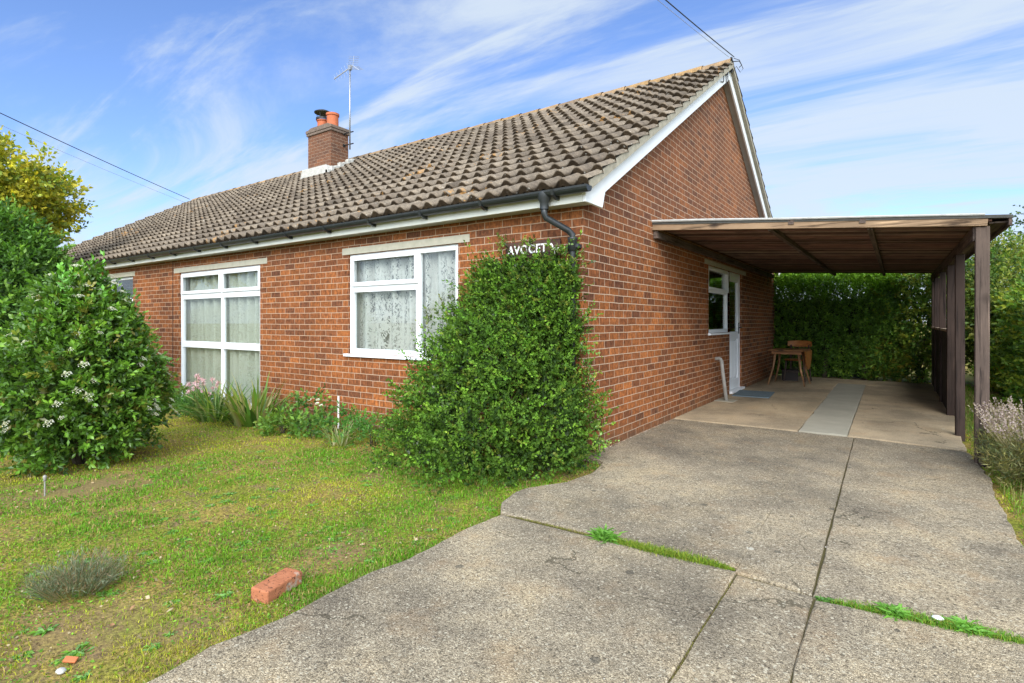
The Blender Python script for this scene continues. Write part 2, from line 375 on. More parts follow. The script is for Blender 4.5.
# ------------------------------------------------------------------ driveway slabs
def wob_edge(p,q,amp,n,side):
    p=np.array(p);q=np.array(q); d=q-p; L=np.linalg.norm(d); nrm=np.array([-d[1],d[0]])/L
    out=[]
    for i in range(n):
        t=i/n; a=amp*(vnoise(np.array([[p[0]*3+t*L*3.1,p[1]+q[0]*5,side]]),1.3)[0]-.5)*2+amp*.5*(random.random()-.5)
        out.append(tuple(p+d*t+nrm*a))
    return out
def slab(mb,pts,amps,z,step=.07):
    poly=[]
    for i in range(len(pts)):
        p=pts[i];q=pts[(i+1)%len(pts)]; L=math.dist(p,q); n=max(2,int(L/step))
        poly+=wob_edge(p,q,amps[i],n,i)
    n=len(poly); c=(sum(p[0] for p in poly)/n,sum(p[1] for p in poly)/n)
    top=[(x,y,z-.0) for x,y in poly]; inn=[(x+(c[0]-x)*.012,y+(c[1]-y)*.008,z+.006) for x,y in poly]
    bot=[(x,y,z-.12) for x,y in poly]
    mb.add(bot+top+inn,[(i,(i+1)%n,(i+1)%n+n,i+n) for i in range(n)]+[(i+n,(i+1)%n+n,(i+1)%n+2*n,i+2*n) for i in range(n)]+[tuple(range(2*n,3*n))])
g_=.004
mb=MB()
slab(mb,[(.20,-11),(1.70-g_,-11),(1.69-g_,-1.60-g_),(.24,-1.62-g_)],[.004,.006,.006,.03],0.0)
slab(mb,[(1.70+g_,-11),(2.06-g_,-11),(2.03-g_,-1.66),(1.69+g_,-1.63)],[.004,.006,.004,.006],-.004)
slab(mb,[(2.06+g_,-11),(3.1,-11),(2.92,-1.60),(2.03+g_,-1.70)],[.004,.03,.01,.007],0.001)
slab(mb,[(.24,-1.60+g_),(1.679,-1.57+g_),(1.6085,2.40),(0.02,2.42),(.02,.03),(.22,-.05),(.30,-.44),(.25,-.78),(.17,-.93),(.09,-1.08),(.075,-1.2),(.13,-1.42)],[.005,.003,.004,.004,.01,.01,.01,.01,.008,.006,.006,.008],.003)
slab(mb,[(1.68,-1.62),(2.02-g_,-1.66+g_),(1.96-g_,2.42),(1.61,2.40)],[.004,.004,.004,.004],0.0)
slab(mb,[(2.02+g_,-1.68+g_),(2.90,-1.58+g_),(2.90,0.3),(2.93,1.5),(2.86,2.26),(1.96+g_,2.42)],[.006,.03,.025,.03,.008,.007],.002)
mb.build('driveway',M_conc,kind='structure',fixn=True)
mb=MB()
slab(mb,[(0.01,2.44),(1.42,2.425),(1.36,8.25),(0.01,8.35)],[.004,.003,.003,.01],.009)
slab(mb,[(1.90,2.43),(2.88,2.29),(2.95,5.2),(2.99,8.2),(1.84,8.05)],[.006,.02,.01,.01,.004],.010)
slab(mb,[(-1.0,8.36),(3.0,8.22),(3.05,9.2),(-1.0,9.6)],[.01,.02,.02,.02],.0)
slab(mb,[(0.01,8.36),(0.015,8.36),(0.01,9.0)],[.0,.0,.0],-.01)
mb.build('patio',M_concs,kind='structure')
mb=MB(); slab(mb,[(1.43,2.43),(1.895,2.44),(1.835,8.2),(1.365,8.22)],[.002,.004,.004,.01],.012); mb.build('screed_strip',M_strip,kind='structure')
# joint bedding of soil and moss under the slabs
def mat_joint():
    t=NT('joint_soil'); g=t.coord('Position'); c=t.mix(t.noise(g,6,4,.7),(.05,.04,.022),(.14,.12,.045)); return t.fin(c,.95,t.noise(g,80,3),.5,.005,.1)
M_joint=mat_joint()
mb=MB(); mb.box((.30,-11,-.3),(2.84,9.1,-.007)); mb.build('joint_bedding',M_joint,kind='structure')

# ------------------------------------------------------------------ bungalow
house=empty('bungalow',(0,0,0),label='red brick semi-detached bungalow with grey-brown pantiled gable roof',cat='bungalow')
XL=-17.55; YB=9.6; EZ=2.40; SL=.586; YR=4.8; AP=2.44+SL*YR   # wall plate
def wall_panel(mb, lo, hi, z0, z1, holes, fixed, axis, depth, gablefn=None):
    """outer face with rectangular holes and reveals; axis 1: plane y=fixed (u=x); axis 0: plane x=fixed (u=y); depth signed inward"""
    us=sorted({lo,hi,*[h[0] for h in holes],*[h[1] for h in holes]}); zs=sorted({z0,z1,*[h[2] for h in holes],*[h[3] for h in holes]})
    def P(u,z,d=0): return (u,fixed+d,z) if axis==1 else (fixed+d,u,z)
    for i in range(len(us)-1):
        for j in range(len(zs)-1):
            uc=(us[i]+us[i+1])/2; zc=(zs[j]+zs[j+1])/2
            if any(h[0]<uc<h[1] and h[2]<zc<h[3] for h in holes): continue
            for d in (0,depth): mb.add([P(us[i],zs[j],d),P(us[i+1],zs[j],d),P(us[i+1],zs[j+1],d),P(us[i],zs[j+1],d)],[(0,1,2,3) if (d==0)==(axis==1) else (3,2,1,0)])
    for h in holes:
        a,b,c,d_=h
        mb.add([P(a,c),P(a,d_),P(a,d_,depth),P(a,c,depth)],[(0,1,2,3)])
        mb.add([P(b,c),P(b,d_),P(b,d_,depth),P(b,c,depth)],[(3,2,1,0)])
        mb.add([P(a,c),P(b,c),P(b,c,depth),P(a,c,depth)],[(0,1,2,3)])
        mb.add([P(a,d_),P(b,d_),P(b,d_,depth),P(a,d_,depth)],[(3,2,1,0)])
W1=(-7.70,-5.23,-.04,2.065); W2=(-3.27,-1.48,.84,2.065); W3=(-12.0,-9.54,1.0,2.10); W4=(-16.5,-14.2,.84,2.065)
mb=MB(); wall_panel(mb,XL,0,-.25,2.46,[W4,W3,W1,W2],0,1,.27); mb.build('front_wall',M_brick,house,fixn=False)
KW=(4.06,5.33,1.06,2.095); KD=(5.33,6.22,0.03,2.095)
mb=MB(); wall_panel(mb,0,YB,-.25,2.46,[KW,KD],0,0,-.27)
mb.add([(0,0,2.46),(0,YB,2.46),(0,YB-.02,2.49),(0,YR,AP+.0),(0,.02,2.49)],[(0,1,2,3,4)])
mb.build('gable_wall',M_brick,house,fixn=False)
mb=MB(); mb.add([(0,YB,-.25),(XL,YB,-.25),(XL,YB,2.46),(0,YB,2.46)],[(0,1,2,3)])
mb.add([(XL,0,-.25),(XL,YB,-.25),(XL,YB,2.46),(XL,YR,AP),(XL,0,2.46)],[(0,1,2,3,4)])
mb.build('rear_wall',M_brick,house,fixn=False)
mb=MB(); mb.box((XL+.3,.3,-.2),(-.3,YB-.3,.0)); mb.build('floor',M_dark,house)
mb=MB(); mb.box((XL+.3,.3,2.40),(-.3,YB-.3,2.43)); mb.build('ceiling',M_dark,house)
mb=MB(); mb.box((XL+.3,3.4,0.01),(-3.0,3.5,2.39)); mb.box((-3.4,3.5,0.01),(-3.3,YB-.3,2.39)); mb.build('partition',M_dark,house)
# concrete verge-side strip of eroded base course / movement joint
mb=MB(); mb.box((-7.932,-.003,-.2),(-7.914,.01,2.25)); mb.build('movement_joint',M_mastic,house)
# lintels
for a,b,z0,z1 in ((-7.88,-5.05,2.067,2.15),(-3.38,-1.32,2.067,2.15)):
    mb=MB(); mb.box((a,-.006,z0),(b,.1,z1)); mb.build('lintel',M_lint,house,bevel=.003)
mb=MB(); mb.box((-.1,3.85,2.097),(.006,6.55,2.165)); mb.build('lintel',M_lint,house,bevel=.003)
mb=MB(); mb.box((-12.1,-.006,2.10),(-9.45,.1,2.19)); mb.build('lintel',M_lint,house,bevel=.003)

def front_window(name_label, rect, mull, trans, y=.03, curtain=None, sill=True, opening=None, fw=.062):
    a,b,c,d=rect
    w=MB(); t=.055
    w.box((a,y,c),(a+fw,y+t,d)); w.box((b-fw,y,c),(b,y+t,d)); w.box((a+fw,y,d-fw),(b-fw,y+t,d)); w.box((a+fw,y,c),(b-fw,y+t,c+fw))
    for (mx,z0,z1) in mull: w.box((mx-.032,y+.002,z0),(mx+.032,y+t-.002,z1))
    for (tz,x0,x1,h) in trans: w.box((x0,y+.004,tz-h/2),(x1,y+t-.004,tz+h/2))
    f=w.build('window',M_upvc,house,bevel=.004)
    if name_label: f['label']=name_label
    MB().box((a-.001,y+t+.002,c-.001),(a+.012,.275,d)).build('reveal_lining',M_plaster,f)
    MB().box((b-.012,y+t+.002,c-.001),(b+.001,.275,d)).build('reveal_lining',M_plaster,f)
    if sill:
        s=MB(); s.box((a-.04,-.045,c-.035),(b+.04,y+.02,c-.002)); s.build('sill',M_upvc,f,bevel=.004)
    for q in (opening or []):
        x0,x1,z0,z1=q; s=MB(); e=.05; yy=y-.022
        s.box((x0,yy,z0),(x0+e,y+.003,z1)); s.box((x1-e,yy,z0),(x1,y+.003,z1)); s.box((x0+e,yy,z1-e),(x1-e,y+.003,z1)); s.box((x0+e,yy,z0),(x1-e,y+.003,z0+e))
        s.build('opening_light',M_upvc,f,bevel=.005)
    return f
def pane_x(f,x0,x1,z0,z1,y): m=MB(); m.box((x0,y,z0),(x1,y+.006,z1)); m.build('pane',M_glass,f)
w1=front_window(None,W1,[(-6.352,W1[2]+.062,W1[3]-.062)],[(1.655,W1[0]+.062,W1[1]-.062,.085),(.86,W1[0]+.062,W1[1]-.062,.105)],
    opening=[(-7.66,-6.372,1.70,2.03),(-6.335,-5.26,1.70,2.03)])
for x0,x1 in ((W1[0]+.05,-6.375),(-6.33,W1[1]-.05)):
    for z0,z1 in ((.03,.81),(.91,1.615),(1.70,2.01)): pane_x(w1,x0,x1,z0,z1,.058)
w2=front_window(None,W2,[(-2.10,W2[2]+.062,W2[3]-.062)],[(1.64,W2[0]+.062,-2.132,.085)],opening=[(-3.235,-2.09,1.67,2.035)])
pane_x(w2,W2[0]+.05,-2.125,.89,1.60,.058); pane_x(w2,W2[0]+.05,-2.125,1.69,2.01,.058); pane_x(w2,-2.07,W2[1]-.05,.89,2.01,.058)
w3=front_window(None,W3,[(-10.8,W3[2]+.062,W3[3]-.062)],[(1.66,W3[0]+.062,W3[1]-.062,.06)],fw=.045,y=.05)
for x0,x1 in ((W3[0]+.04,-10.83),(-10.77,W3[1]-.04)):
    for z0,z1 in ((1.04,1.63),(1.69,2.06)): pane_x(w3,x0,x1,z0,z1,.075)
w4=front_window(None,W4,[(-15.3,W4[2]+.062,W4[3]-.062)],[])
for x0,x1 in ((W4[0]+.05,-15.33),(-15.27,W4[1]-.05)): pane_x(w4,x0,x1,.89,2.01,.058)
# kitchen window in the gable wall
def ybox(mb,y0,y1,z0,z1,xa,xb): mb.box((min(xa,xb),y0,z0),(max(xa,xb),y1,z1))
m=MB(); xo=-.03; xi=-.09
a,b,c,d=KW
ybox(m,a,a+.055,c,d,xo,xi); ybox(m,b-.055,b,c,d,xo,xi); ybox(m,a+.055,b-.055,d-.055,d,xo,xi); ybox(m,a+.055,b-.055,c,c+.055,xo,xi); ybox(m,a+.055,b-.055,1.69,1.75,xo-.002,xi+.002)
kw=m.build('window',M_upvc,house,bevel=.004)
m=MB(); ybox(m,a-.03,b+.0,c-.03,c-.002,.045,-.05); m.build('sill',M_upvc,kw,bevel=.004)
m=MB(); e=.045
ybox(m,a+.02,a+.02+e,1.725,d-.02,-.03,-.008); ybox(m,b-.02-e,b-.02,1.725,d-.02,-.03,-.008); ybox(m,a+.02+e,b-.02-e,d-.02-e,d-.02,-.03,-.008); ybox(m,a+.02+e,b-.02-e,1.725,1.725+e,-.03,-.008)
m.build('opening_light',M_upvc,kw,bevel=.004)
for z0,z1 in ((c+.05,1.695),(1.745,d-.05)):
    m=MB(); ybox(m,a+.05,b-.05,z0,z1,-.058,-.064); m.build('pane',M_glass,kw)
# door
a,b,c,d=KD
m=MB(); ybox(m,a+.001,a+.05,c,d,xo,xi); ybox(m,b-.05,b,c,d,xo,xi); ybox(m,a+.05,b-.05,d-.055,d,xo,xi); ybox(m,a-.0,b+.05,c-.03,c+.02,.05,xi)
df=m.build('door_frame',M_upvc,house,bevel=.004)
m=MB(); q0=a+.052; q1=b-.052; zt=d-.058; e=.095
ybox(m,q0,q0+e,c+.025,zt,-.035,-.08); ybox(m,q1-e,q1,c+.025,zt,-.035,-.08); ybox(m,q0+e,q1-e,zt-e,zt,-.035,-.08); ybox(m,q0+e,q1-e,c+.025,c+.20,-.035,-.08); ybox(m,q0+e,q1-e,.93,1.06,-.035,-.08)
door=m.build('door',M_upvc,house,bevel=.005)
m=MB(); ybox(m,q0+e,q1-e,c+.20,.93,-.052,-.07)
for k in range(6): y=q0+e+.03+k*.095; ybox(m,y,y+.07,c+.23,.90,-.046,-.053)
m.build('door_panel',M_upvc,door,bevel=.003)
m=MB(); ybox(m,q0+e-.01,q1-e+.01,1.05,zt-e+.01,-.055,-.061); m.build('pane',M_glass,door)
m=MB(); ybox(m,q1-.06,q1-.03,1.02,1.22,-.022,-.034); m.tube([(-.022,q1-.045,1.13),(.02,q1-.045,1.13),(.02,q1-.15,1.13)],.011,8); m.build('handle',M_dkmetal,door,bevel=.002)
# net curtains : things hanging inside the windows
def curtain(x0,x1,z0,z1,y,mat,lab,seed):
    n=int((x1-x0)*70); r=np.linspace(x0,x1,n); P=np.stack([r,np.zeros(n),np.zeros(n)],1)
    ph=np.cumsum(.5+.9*vnoise(P,6,seed))*.30
    zz=np.linspace(z0,z1,12); V=[];
    for z in zz:
        V.append(np.stack([r,y+.040*np.sin(ph*1.3+.25*z)+.016*np.sin(ph*2.3+1),np.full(n,z)],1))
    V=np.concatenate(V); I=(np.arange(11)[:,None]*n+np.arange(n-1)[None,:]).ravel()
    o=np_mesh('net_curtain',V,np.stack([I,I+1,I+n+1,I+n],1),mat,smooth=True,label=lab,cat='curtain',group='net curtains in the front windows')
    uv=o.data.uv_layers.new(name='uv'); li=np.empty(len(o.data.loops),dtype=np.int32); o.data.loops.foreach_get('vertex_index',li)
    uv.data.foreach_set('uv',np.stack([V[li,0],V[li,2]],1).astype(np.float32).ravel())
curtain(W1[0]+.012,W1[1]-.012,.0,2.03,.14,M_net2,'greenish grey net curtain behind the tall six-light window',1)
curtain(W2[0]+.012,W2[1]-.012,.86,2.03,.14,M_net,'white lace net curtain with bold pattern behind the smaller window beside the climber',5)

# --- roof of pantiles
def mat_tile():
    t=NT('weathered_pantile'); a=t.n('VertexColor',{'layer_name':'tint'}).outputs[0]; g=t.coord('Position')
    c=t.mix(.7,a,t.ramp(t.noise(g,14,5,.75),[(.3,(.45,.43,.42)),(.48,(.95,.95,.95)),(.7,(1.5,1.46,1.38))]),'MULTIPLY')
    c=t.mix(.6,c,t.ramp(t.noise(g,75,3,.7),[(.35,(.5,.5,.5)),(.65,(1.5,1.48,1.42))]),'MULTIPLY')
    # orange and pale lichen specks
    l=t.n('MapRange',Value=t.noise(g,23,3,.6),From_Min=.66,From_Max=.72).outputs[0]; c=t.mix(t.math('MULTIPLY',l,.5),c,(.50,.48,.42))
    l=t.n('MapRange',Value=t.math('MULTIPLY',t.noise(t.coord('Position',loc=(5,3,1)),13,3,.6),t.noise(t.coord('Position',loc=(2,8,1)),1.1,2)),From_Min=.37,From_Max=.42).outputs[0]; c=t.mix(t.math('MULTIPLY',l,.6),c,(.42,.22,.07))
    return t.fin(c,.9,t.noise(g,60,4,.7),.5,.005,.12)
M_tile=mat_tile()
th=math.atan(SL); gauge=.32; per=.20; ye=-.25; ze=2.400
nrow=int(round((YR-ye)/cos(th)/gauge)); gauge=((YR-ye)/cos(th)-.05)/nrow
def roof_slope(front):
    NS=8; ncol=int((17.9)/per); xs=[]
    x=.19-np.arange(ncol*NS+1)*per/NS; tile=np.minimum(np.arange(ncol*NS+1)//NS,ncol-1)
    u=((.19-x)/per)%1.0
    wave=np.where(u<.52,.036*np.sin(pi*u/.52),-.030*np.sin(pi*(u-.52)/.48))  # roll and pan
    V=[];C=[];F=[];n=len(x); base=0
    for r in range(nrow):
        tr=rng.random(ncol+1); jz=(rng.random(ncol+1)-.5)*.008; js=(rng.random(ncol+1)-.5)*.014
        g0=rng.random(ncol+1)
        L=[(0,-.014),(0,.042),(.01,.057),(.22,.043),(1.05,.0)]   # (fraction up the row, lift)
        s0=r*gauge
        big=fbm(np.stack([x[::NS]*1.0,np.full(len(x[::NS]),s0),np.zeros(len(x[::NS]))],1),.7,3,4+(0 if front else 9))
        for (fr,lift) in L:
            s=s0+gauge*fr+ (js[tile] if fr<.5 else 0); h=lift+wave+jz[tile]*(fr<.5)
            yy=s*cos(th)-h*sin(th); zz=s*sin(th)+h*cos(th)
            Yv=(ye+yy) if front else (2*YR-ye-yy)
            V.append(np.stack([x,Yv,ze+zz],1))
            tt=tr[tile]; bb=big[np.minimum(tile,len(big)-1)]
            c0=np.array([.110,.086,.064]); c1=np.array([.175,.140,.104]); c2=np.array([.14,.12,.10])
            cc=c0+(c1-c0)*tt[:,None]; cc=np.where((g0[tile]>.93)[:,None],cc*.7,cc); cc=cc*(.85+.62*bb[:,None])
            pan=((u>.50)&(u<.97))[:,None]; cc=np.where(pan,cc*np.array([.30,.28,.24]),cc)  # shade between the rolls painted into the pan tint
            if lift<0 or fr==0: cc=cc*np.array([.20,.17,.13])     # shadow gap under each nose, painted into the tint
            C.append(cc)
        for k in range(4):
            b=base+k*n; i=np.arange(n-1)+b
            F.append(np.stack([i,i+n,i+n+1,i+1],1) if front else np.stack([i,i+1,i+n+1,i+n],1))
        base+=5*n
    return np.concatenate(V),np.concatenate(F),np.concatenate(C)
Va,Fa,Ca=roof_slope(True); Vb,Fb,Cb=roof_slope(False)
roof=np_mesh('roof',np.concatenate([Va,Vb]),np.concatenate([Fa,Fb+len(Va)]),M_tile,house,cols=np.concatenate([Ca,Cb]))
# under-roof deck and verge cement
zr=ze+(YR-ye)*SL
mb=MB()
for s in (1,-1):
    f=lambda y: y if s==1 else 2*YR-y
    mb.add([(.12,f(ye+.05),ze-.008),(-17.68,f(ye+.05),ze-.008),(-17.68,YR,zr-.04),(.12,YR,zr-.04)],[(0,1,2,3)])
mb.build('roof_deck',M_under,house,fixn=False)
for s in (1,-1):
    f=lambda y: y if s==1 else 2*YR-y
    y0=ye+.03
    for xa,xb in ((.128,.180),(-17.72,-17.66)):
        z0=ze+(y0-ye)*SL; z1=zr
        p=[(f(y0),z0-.06),(f(y0),z0+.025),(YR,z1+.025),(YR,z1-.06)]
        if s==-1: p=p[::-1]
        MB().prism(p,0,xa,xb).build('verge_cement',M_under,house)
# ridge tiles
n=42; nt=int(17.85/.45); V=[];F=[];C=[]
for k in range(nt):
    xa=.17-k*.45; xb=xa-.445; lift=random.uniform(-.004,.006); tint=np.array([.21,.15,.10])*random.uniform(.8,1.25)
    orange=random.uniform(.45,1.) if (xa>-5 or random.random()<.35) else random.uniform(0,.4)
    for i,xx in enumerate((xa,xa-.03,xb)):
        for j in range(11):
            a=pi*j/10; orange=min(1,max(0,orange+random.uniform(-.12,.12))); rr=.105+(.012 if i<2 else 0)
            V.append((xx,YR+cos(a)*rr*1.15,zr-.035+sin(a)*rr+lift))
            C.append(tint*(1-orange*.55)+np.array([.33,.19,.06])*orange*.62)
    b=len(V)-33
    for i in range(2):
        for j in range(10): F.append((b+i*11+j,b+i*11+j+1,b+(i+1)*11+j+1,b+(i+1)*11+j))
np_mesh('ridge_tiles',np.array(V),np.array(F),mat_tint('lichened_ridge_tile',.9,50,.5,.75,.006,9),roof,cols=np.array(C),smooth=True)
mb=MB(); mb.prism([(YR-.12,zr-.07),(YR-.09,zr+.01),(YR,zr+.055),(YR+.09,zr+.01),(YR+.12,zr-.07)],0,.13,.165); mb.build('ridge_end_mortar',M_under,roof)
# bargeboards
mb=MB()
for s in (1,-1):
    f=lambda y: y if s==1 else 2*YR-y
    z=lambda y,o: ze+(y-ye)*SL-o
    p=[(f(-.19),z(-.19,.06)-.01),(f(YR),z(YR,.06)),(f(YR),z(YR,.235)),(f(.20),z(.20,.235)),(f(.145),2.275),(f(-.19),2.275)]
    if s==-1: p=p[::-1]
    p=[(a_-(.001 if (s==1 and abs(a_-YR)<1e-6) else 0),b_) for a_,b_ in p]
    mb.prism(p,0,.098,.126)
mb.build('bargeboard',M_barge,house,bevel=.003)
mb=MB()
for s in (1,-1):
    f=lambda y: y if s==1 else 2*YR-y
    z=lambda y,o: ze+(y-ye)*SL-o
    p=[(f(.12),z(.12,.17)),(f(YR),z(YR,.17)),(f(YR),z(YR,.19)),(f(.12),z(.12,.19))]
    if s==-1: p=p[::-1]
    mb.prism(p,0,.001,.097)
mb.build('gable_soffit',M_soffit,house)
# fascia + soffit at front and rear
for s in (1,-1):
    f=lambda y: y if s==1 else YB-y
    m=MB(); m.box((XL-.1,min(f(-.20),f(-.178)),2.272),(.097,max(f(-.20),f(-.178)),2.43)); m.build('fascia',M_fascia,house,bevel=.003)
    m=MB(); m.box((XL-.1,min(f(-.177),f(-.001)),2.284),(.096,max(f(-.177),f(-.001)),2.294)); m.build('eaves_soffit',M_soffit,house)
# gutter (half round) with brackets
def gutter(x0,x1,yc,zc,r=.055):
    m=MB(); n=10; pr=[]
    for j in range(n+1):
        a=pi+pi*j/n; pr.append((yc+r*cos(a),zc+r*sin(a)))
    for j in range(n,-1,-1):
        a=pi+pi*j/n; pr.append((yc+(r-.005)*cos(a),zc+(r-.005)*sin(a)))
    k=len(pr); m.add([(x0,a,b) for a,b in pr]+[(x1,a,b) for a,b in pr],[(i,(i+1)%k,(i+1)%k+k,i+k) for i in range(k)])
    for x in (x0,x1): m.add([(x,yc+r*cos(pi+pi*j/n),zc+r*sin(pi+pi*j/n)) for j in range(n+1)]+[(x-.006,yc+r*cos(pi+pi*j/n),zc+r*sin(pi+pi*j/n)) for j in range(n+1)],[tuple(range(n+1)),tuple(range(n+1,2*n+2))])
    return m.build('gutter',M_black,house,fixn=False,smooth=False)
gu=gutter(XL-.15,.195,-.262,2.392)
x=-.14
while x>XL:
    m=MB(); m.prism([(-.205,2.40),(-.205,2.315),(-.235,2.312),(-.31,2.34),(-.325,2.39),(-.31,2.392),(-.30,2.348),(-.25,2.326)],0,x-.014,x+.014); m.build('bracket',M_black,gu)
    x-=.8
gutter(XL-.15,.195,YB+.262,2.392)
# downpipe with swan neck
m=MB(); m.lathe((-.25,-.262,2.235),[(.040,0),(.040,.06),(.058,.09),(.06,.15)],14)
m.tube([(-.25,-.262,2.29),(-.25,-.262,2.20),(-.243,-.25,2.165),(-.105,-.085,2.06),(-.075,-.062,2.02),(-.075,-.06,1.98),(-.075,-.06,.05)],.029,14)
m.lathe((-.075,-.06,1.93),[(.034,-.06),(.042,-.058),(.042,.04),(.046,.05),(.046,.065),(.034,.068)],14)
dpn=m.build('downpipe',M_black,house,smooth=True)
m=MB(); m.box((-.14,-.075,1.90),(-.01,-.002,1.935)); m.build('pipe_clip',M_black,dpn,bevel=.004)
# waste pipe leaning from the gable wall
m=MB(); m.tube([(-.02,4.44,.655),(.05,4.44,.66),(.075,4.44,.655),(.092,4.44,.63),(.12,4.43,.40),(.175,4.41,.0)],[.028]*6,12); m.build('waste_pipe',M_pipe,house,smooth=True)
m=MB(); m.box((.02,4.28,.010),(.30,4.58,.022)); m.build('gully_cover',M_strip,house,bevel=.004)

# --- chimney
cx0,cx1,cy0,cy1=-9.35,-8.47,3.66,4.15
m=MB(); m.box((cx0,cy0,4.3),(cx1,cy1,5.80)); ch=m.build('chimney',M_brickc,roof)
m=MB(); e=.045
m.box((cx0-e*.7,cy0-e*.7,5.70),(cx1+e*.7,cy1+e*.7,5.76)); m.box((cx0-e,cy0-e,5.761),(cx1+e,cy1+e,5.835)); m.prism([(cx0-.02,5.836),(cx1+.02,5.836),(cx1-.12,5.89),(cx0+.12,5.89)],1,cy0-.02,cy1+.02)
M_cap=mat_simple('weathered_cap_mortar',(.17,.125,.095),.9,.4,14,.5); m.build('chimney_cap',M_cap,ch,bevel=.01)
m=MB(); m.lathe((-8.73,3.9,5.86),[(.155,0),(.15,.02),(.135,.05),(.135,.28),(.155,.29),(.155,.34),(.12,.34),(.115,0.2)],24); m.build('chimney_pot',M_terra,ch,smooth=False)
m=MB(); m.lathe((-9.10,3.9,5.86),[(.15,0),(.145,.02),(.132,.04),(.13,.22),(.15,.23),(.15,.26),(.10,.26),(.10,.1)],24); m.build('chimney_pot',M_terra,ch)
m=MB(); m.lathe((-9.10,3.9,6.12),[(.165,0),(.165,.05),(.11,.07),(.11,.05)],20); m.lathe((-9.10,3.9,6.32),[(.0,.05),(.12,.035),(.205,-.005),(.205,-.025),(.12,-.02),(0,-.01)],24)
for k in range(4):
    a=k*pi/2+.5; m.tube([(-9.10+.14*cos(a),3.9+.14*sin(a),6.14),(-9.10+.16*cos(a),3.9+.16*sin(a),6.31)],.007,6)
m.build('rain_cowl',M_dkmetal,ch)
zf=lambda y: ze+(y-ye)*SL
m=MB()
m.prism([(cx0-.08,zf(cy0-.18)+.02),(cx1+.12,zf(cy0-.18)+.02),(cx1+.12,zf(cy0-.18)+.06),(cx1+.02,zf(cy0)+.17),(cx0-.0,zf(cy0)+.17),(cx0-.08,zf(cy0-.18)+.06)],1,cy0-.17,cy0-.012)
yy=[cy0-.17+i*(cy1-cy0+.3)/7 for i in range(8)]
for i in range(7):
    m.prism([(yy[i],zf(yy[i])-.02),(yy[i+1]-.004,zf(yy[i+1])-.02),(yy[i+1]-.004,zf(yy[i+1])+.10+.03*(i%2)),(yy[i],zf(yy[i+1])+.09+.03*(i%2))],0,cx1+.004,cx1+.10)
m.build('flashing',M_flash,ch,bevel=.012)

# --- television aerial on the chimney
ae=empty('television_aerial',(-8.25,4.02,5.35),label='thin silvery television aerial on a tall mast strapped to the chimney',cat='aerial')
ax,ay=0,0
m=MB(); m.tube([(0,0,-.05),(0,0,1.92)],.018,10); m.build('mast',M_metal,ae,smooth=True)
for z in (.08,.36): MB().tube([(-.22,0,z),(.10,.02,z)],.014,6).box((-.235,-.03,z-.03),(-.20,.03,z+.03)).build('bracket',M_dkmetal,ae)
A=Vector((.82,.572,0)); 
d_=Vector((-.62,-.30,-.42)).normalized(); c_=Vector((.02,0,1.88))
m=MB(); m.tube([c_-d_*.06,c_+d_*.48],.013,8); m.box((-.03,-.03,1.82),(.05,.03,1.93)); m.build('boom',M_metal,ae)
up=Vector((-.35,-.1,.93)).normalized()
m=MB()
for k in range(6):
    p=c_+d_*(.05+.08*k); h=.15-.012*k; m.tube([p-up*h,p+up*h],.0035,5)
for s in (-1,1):
    for j in range(5): p=c_-d_*.09+up*s*(.03+.035*j); q=A*(.12); m.tube([p-q-d_*.02*j,p+q-d_*.02*j],.0035,5)
m.tube([c_-d_*.08-up*.19-d_*.10,c_-d_*.07,c_-d_*.08+up*.19-d_*.10],.006,5)
m.build('aerial_elements',M_metal,ae)
# ------------------------------------------------------------------ name sign
sg=empty('name_sign',(-.525,-.03,1.925),label='dark wooden name board with white lettering half hidden by the climber',cat='sign')
m=MB(); m.box((-.31,-.012,-.08),(.31,.012,.08)); m.build('board',M_sign,sg,bevel=.006)
def text_mesh(body,size,loc,mat,parent,name,ext=.003,sx=1.,shear=0):
    cu=bpy.data.curves.new('t','FONT'); cu.body=body; cu.size=size; cu.extrude=ext; cu.offset=.0022; cu.shear=shear; cu.space_character=1.12
    tmp=bpy.data.objects.new('t',cu); col.objects.link(tmp); bpy.context.view_layer.update()
    me=bpy.data.meshes.new_from_object(tmp.evaluated_get(bpy.context.evaluated_depsgraph_get())); bpy.data.objects.remove(tmp)
    me.transform(Matrix.Translation(loc)@Matrix.Rotation(pi/2,4,'X')@Matrix.Diagonal((sx,1,1,1))); me.materials.clear(); me.materials.append(mat)
    o=bpy.data.objects.new(name,me); link(o,parent); return o
text_mesh('AVOCET',.115,(-.275,-.016,-.036),M_white,sg,'lettering',sx=.92)
m=MB()  # small white wading bird mark
m.prism([(.205,.035),(.222,.042),(.232,.030),(.240,.005),(.262,-.008),(.296,-.004),(.300,-.018),(.270,-.034),(.240,-.030),(.222,-.010),(.218,.018),(.196,.026)],1,-.018,-.0125)
m.prism([(.252,-.031),(.259,-.031),(.257,-.062),(.251,-.062)],1,-.018,-.0125)
m.build('bird_mark',M_white,sg)

# ------------------------------------------------------------------ carport
cp=empty('carport',(0,0,0),label='lean-to timber carport with flat boarded roof on weathered posts',cat='carport')
ZW=2.345; ZR_=2.10
zc=lambda x,y=1.75: ZW+(ZR_-ZW)*x/2.98+.012*(y-1.75)*(x/2.98)
CY0,CY1=1.75,9.15
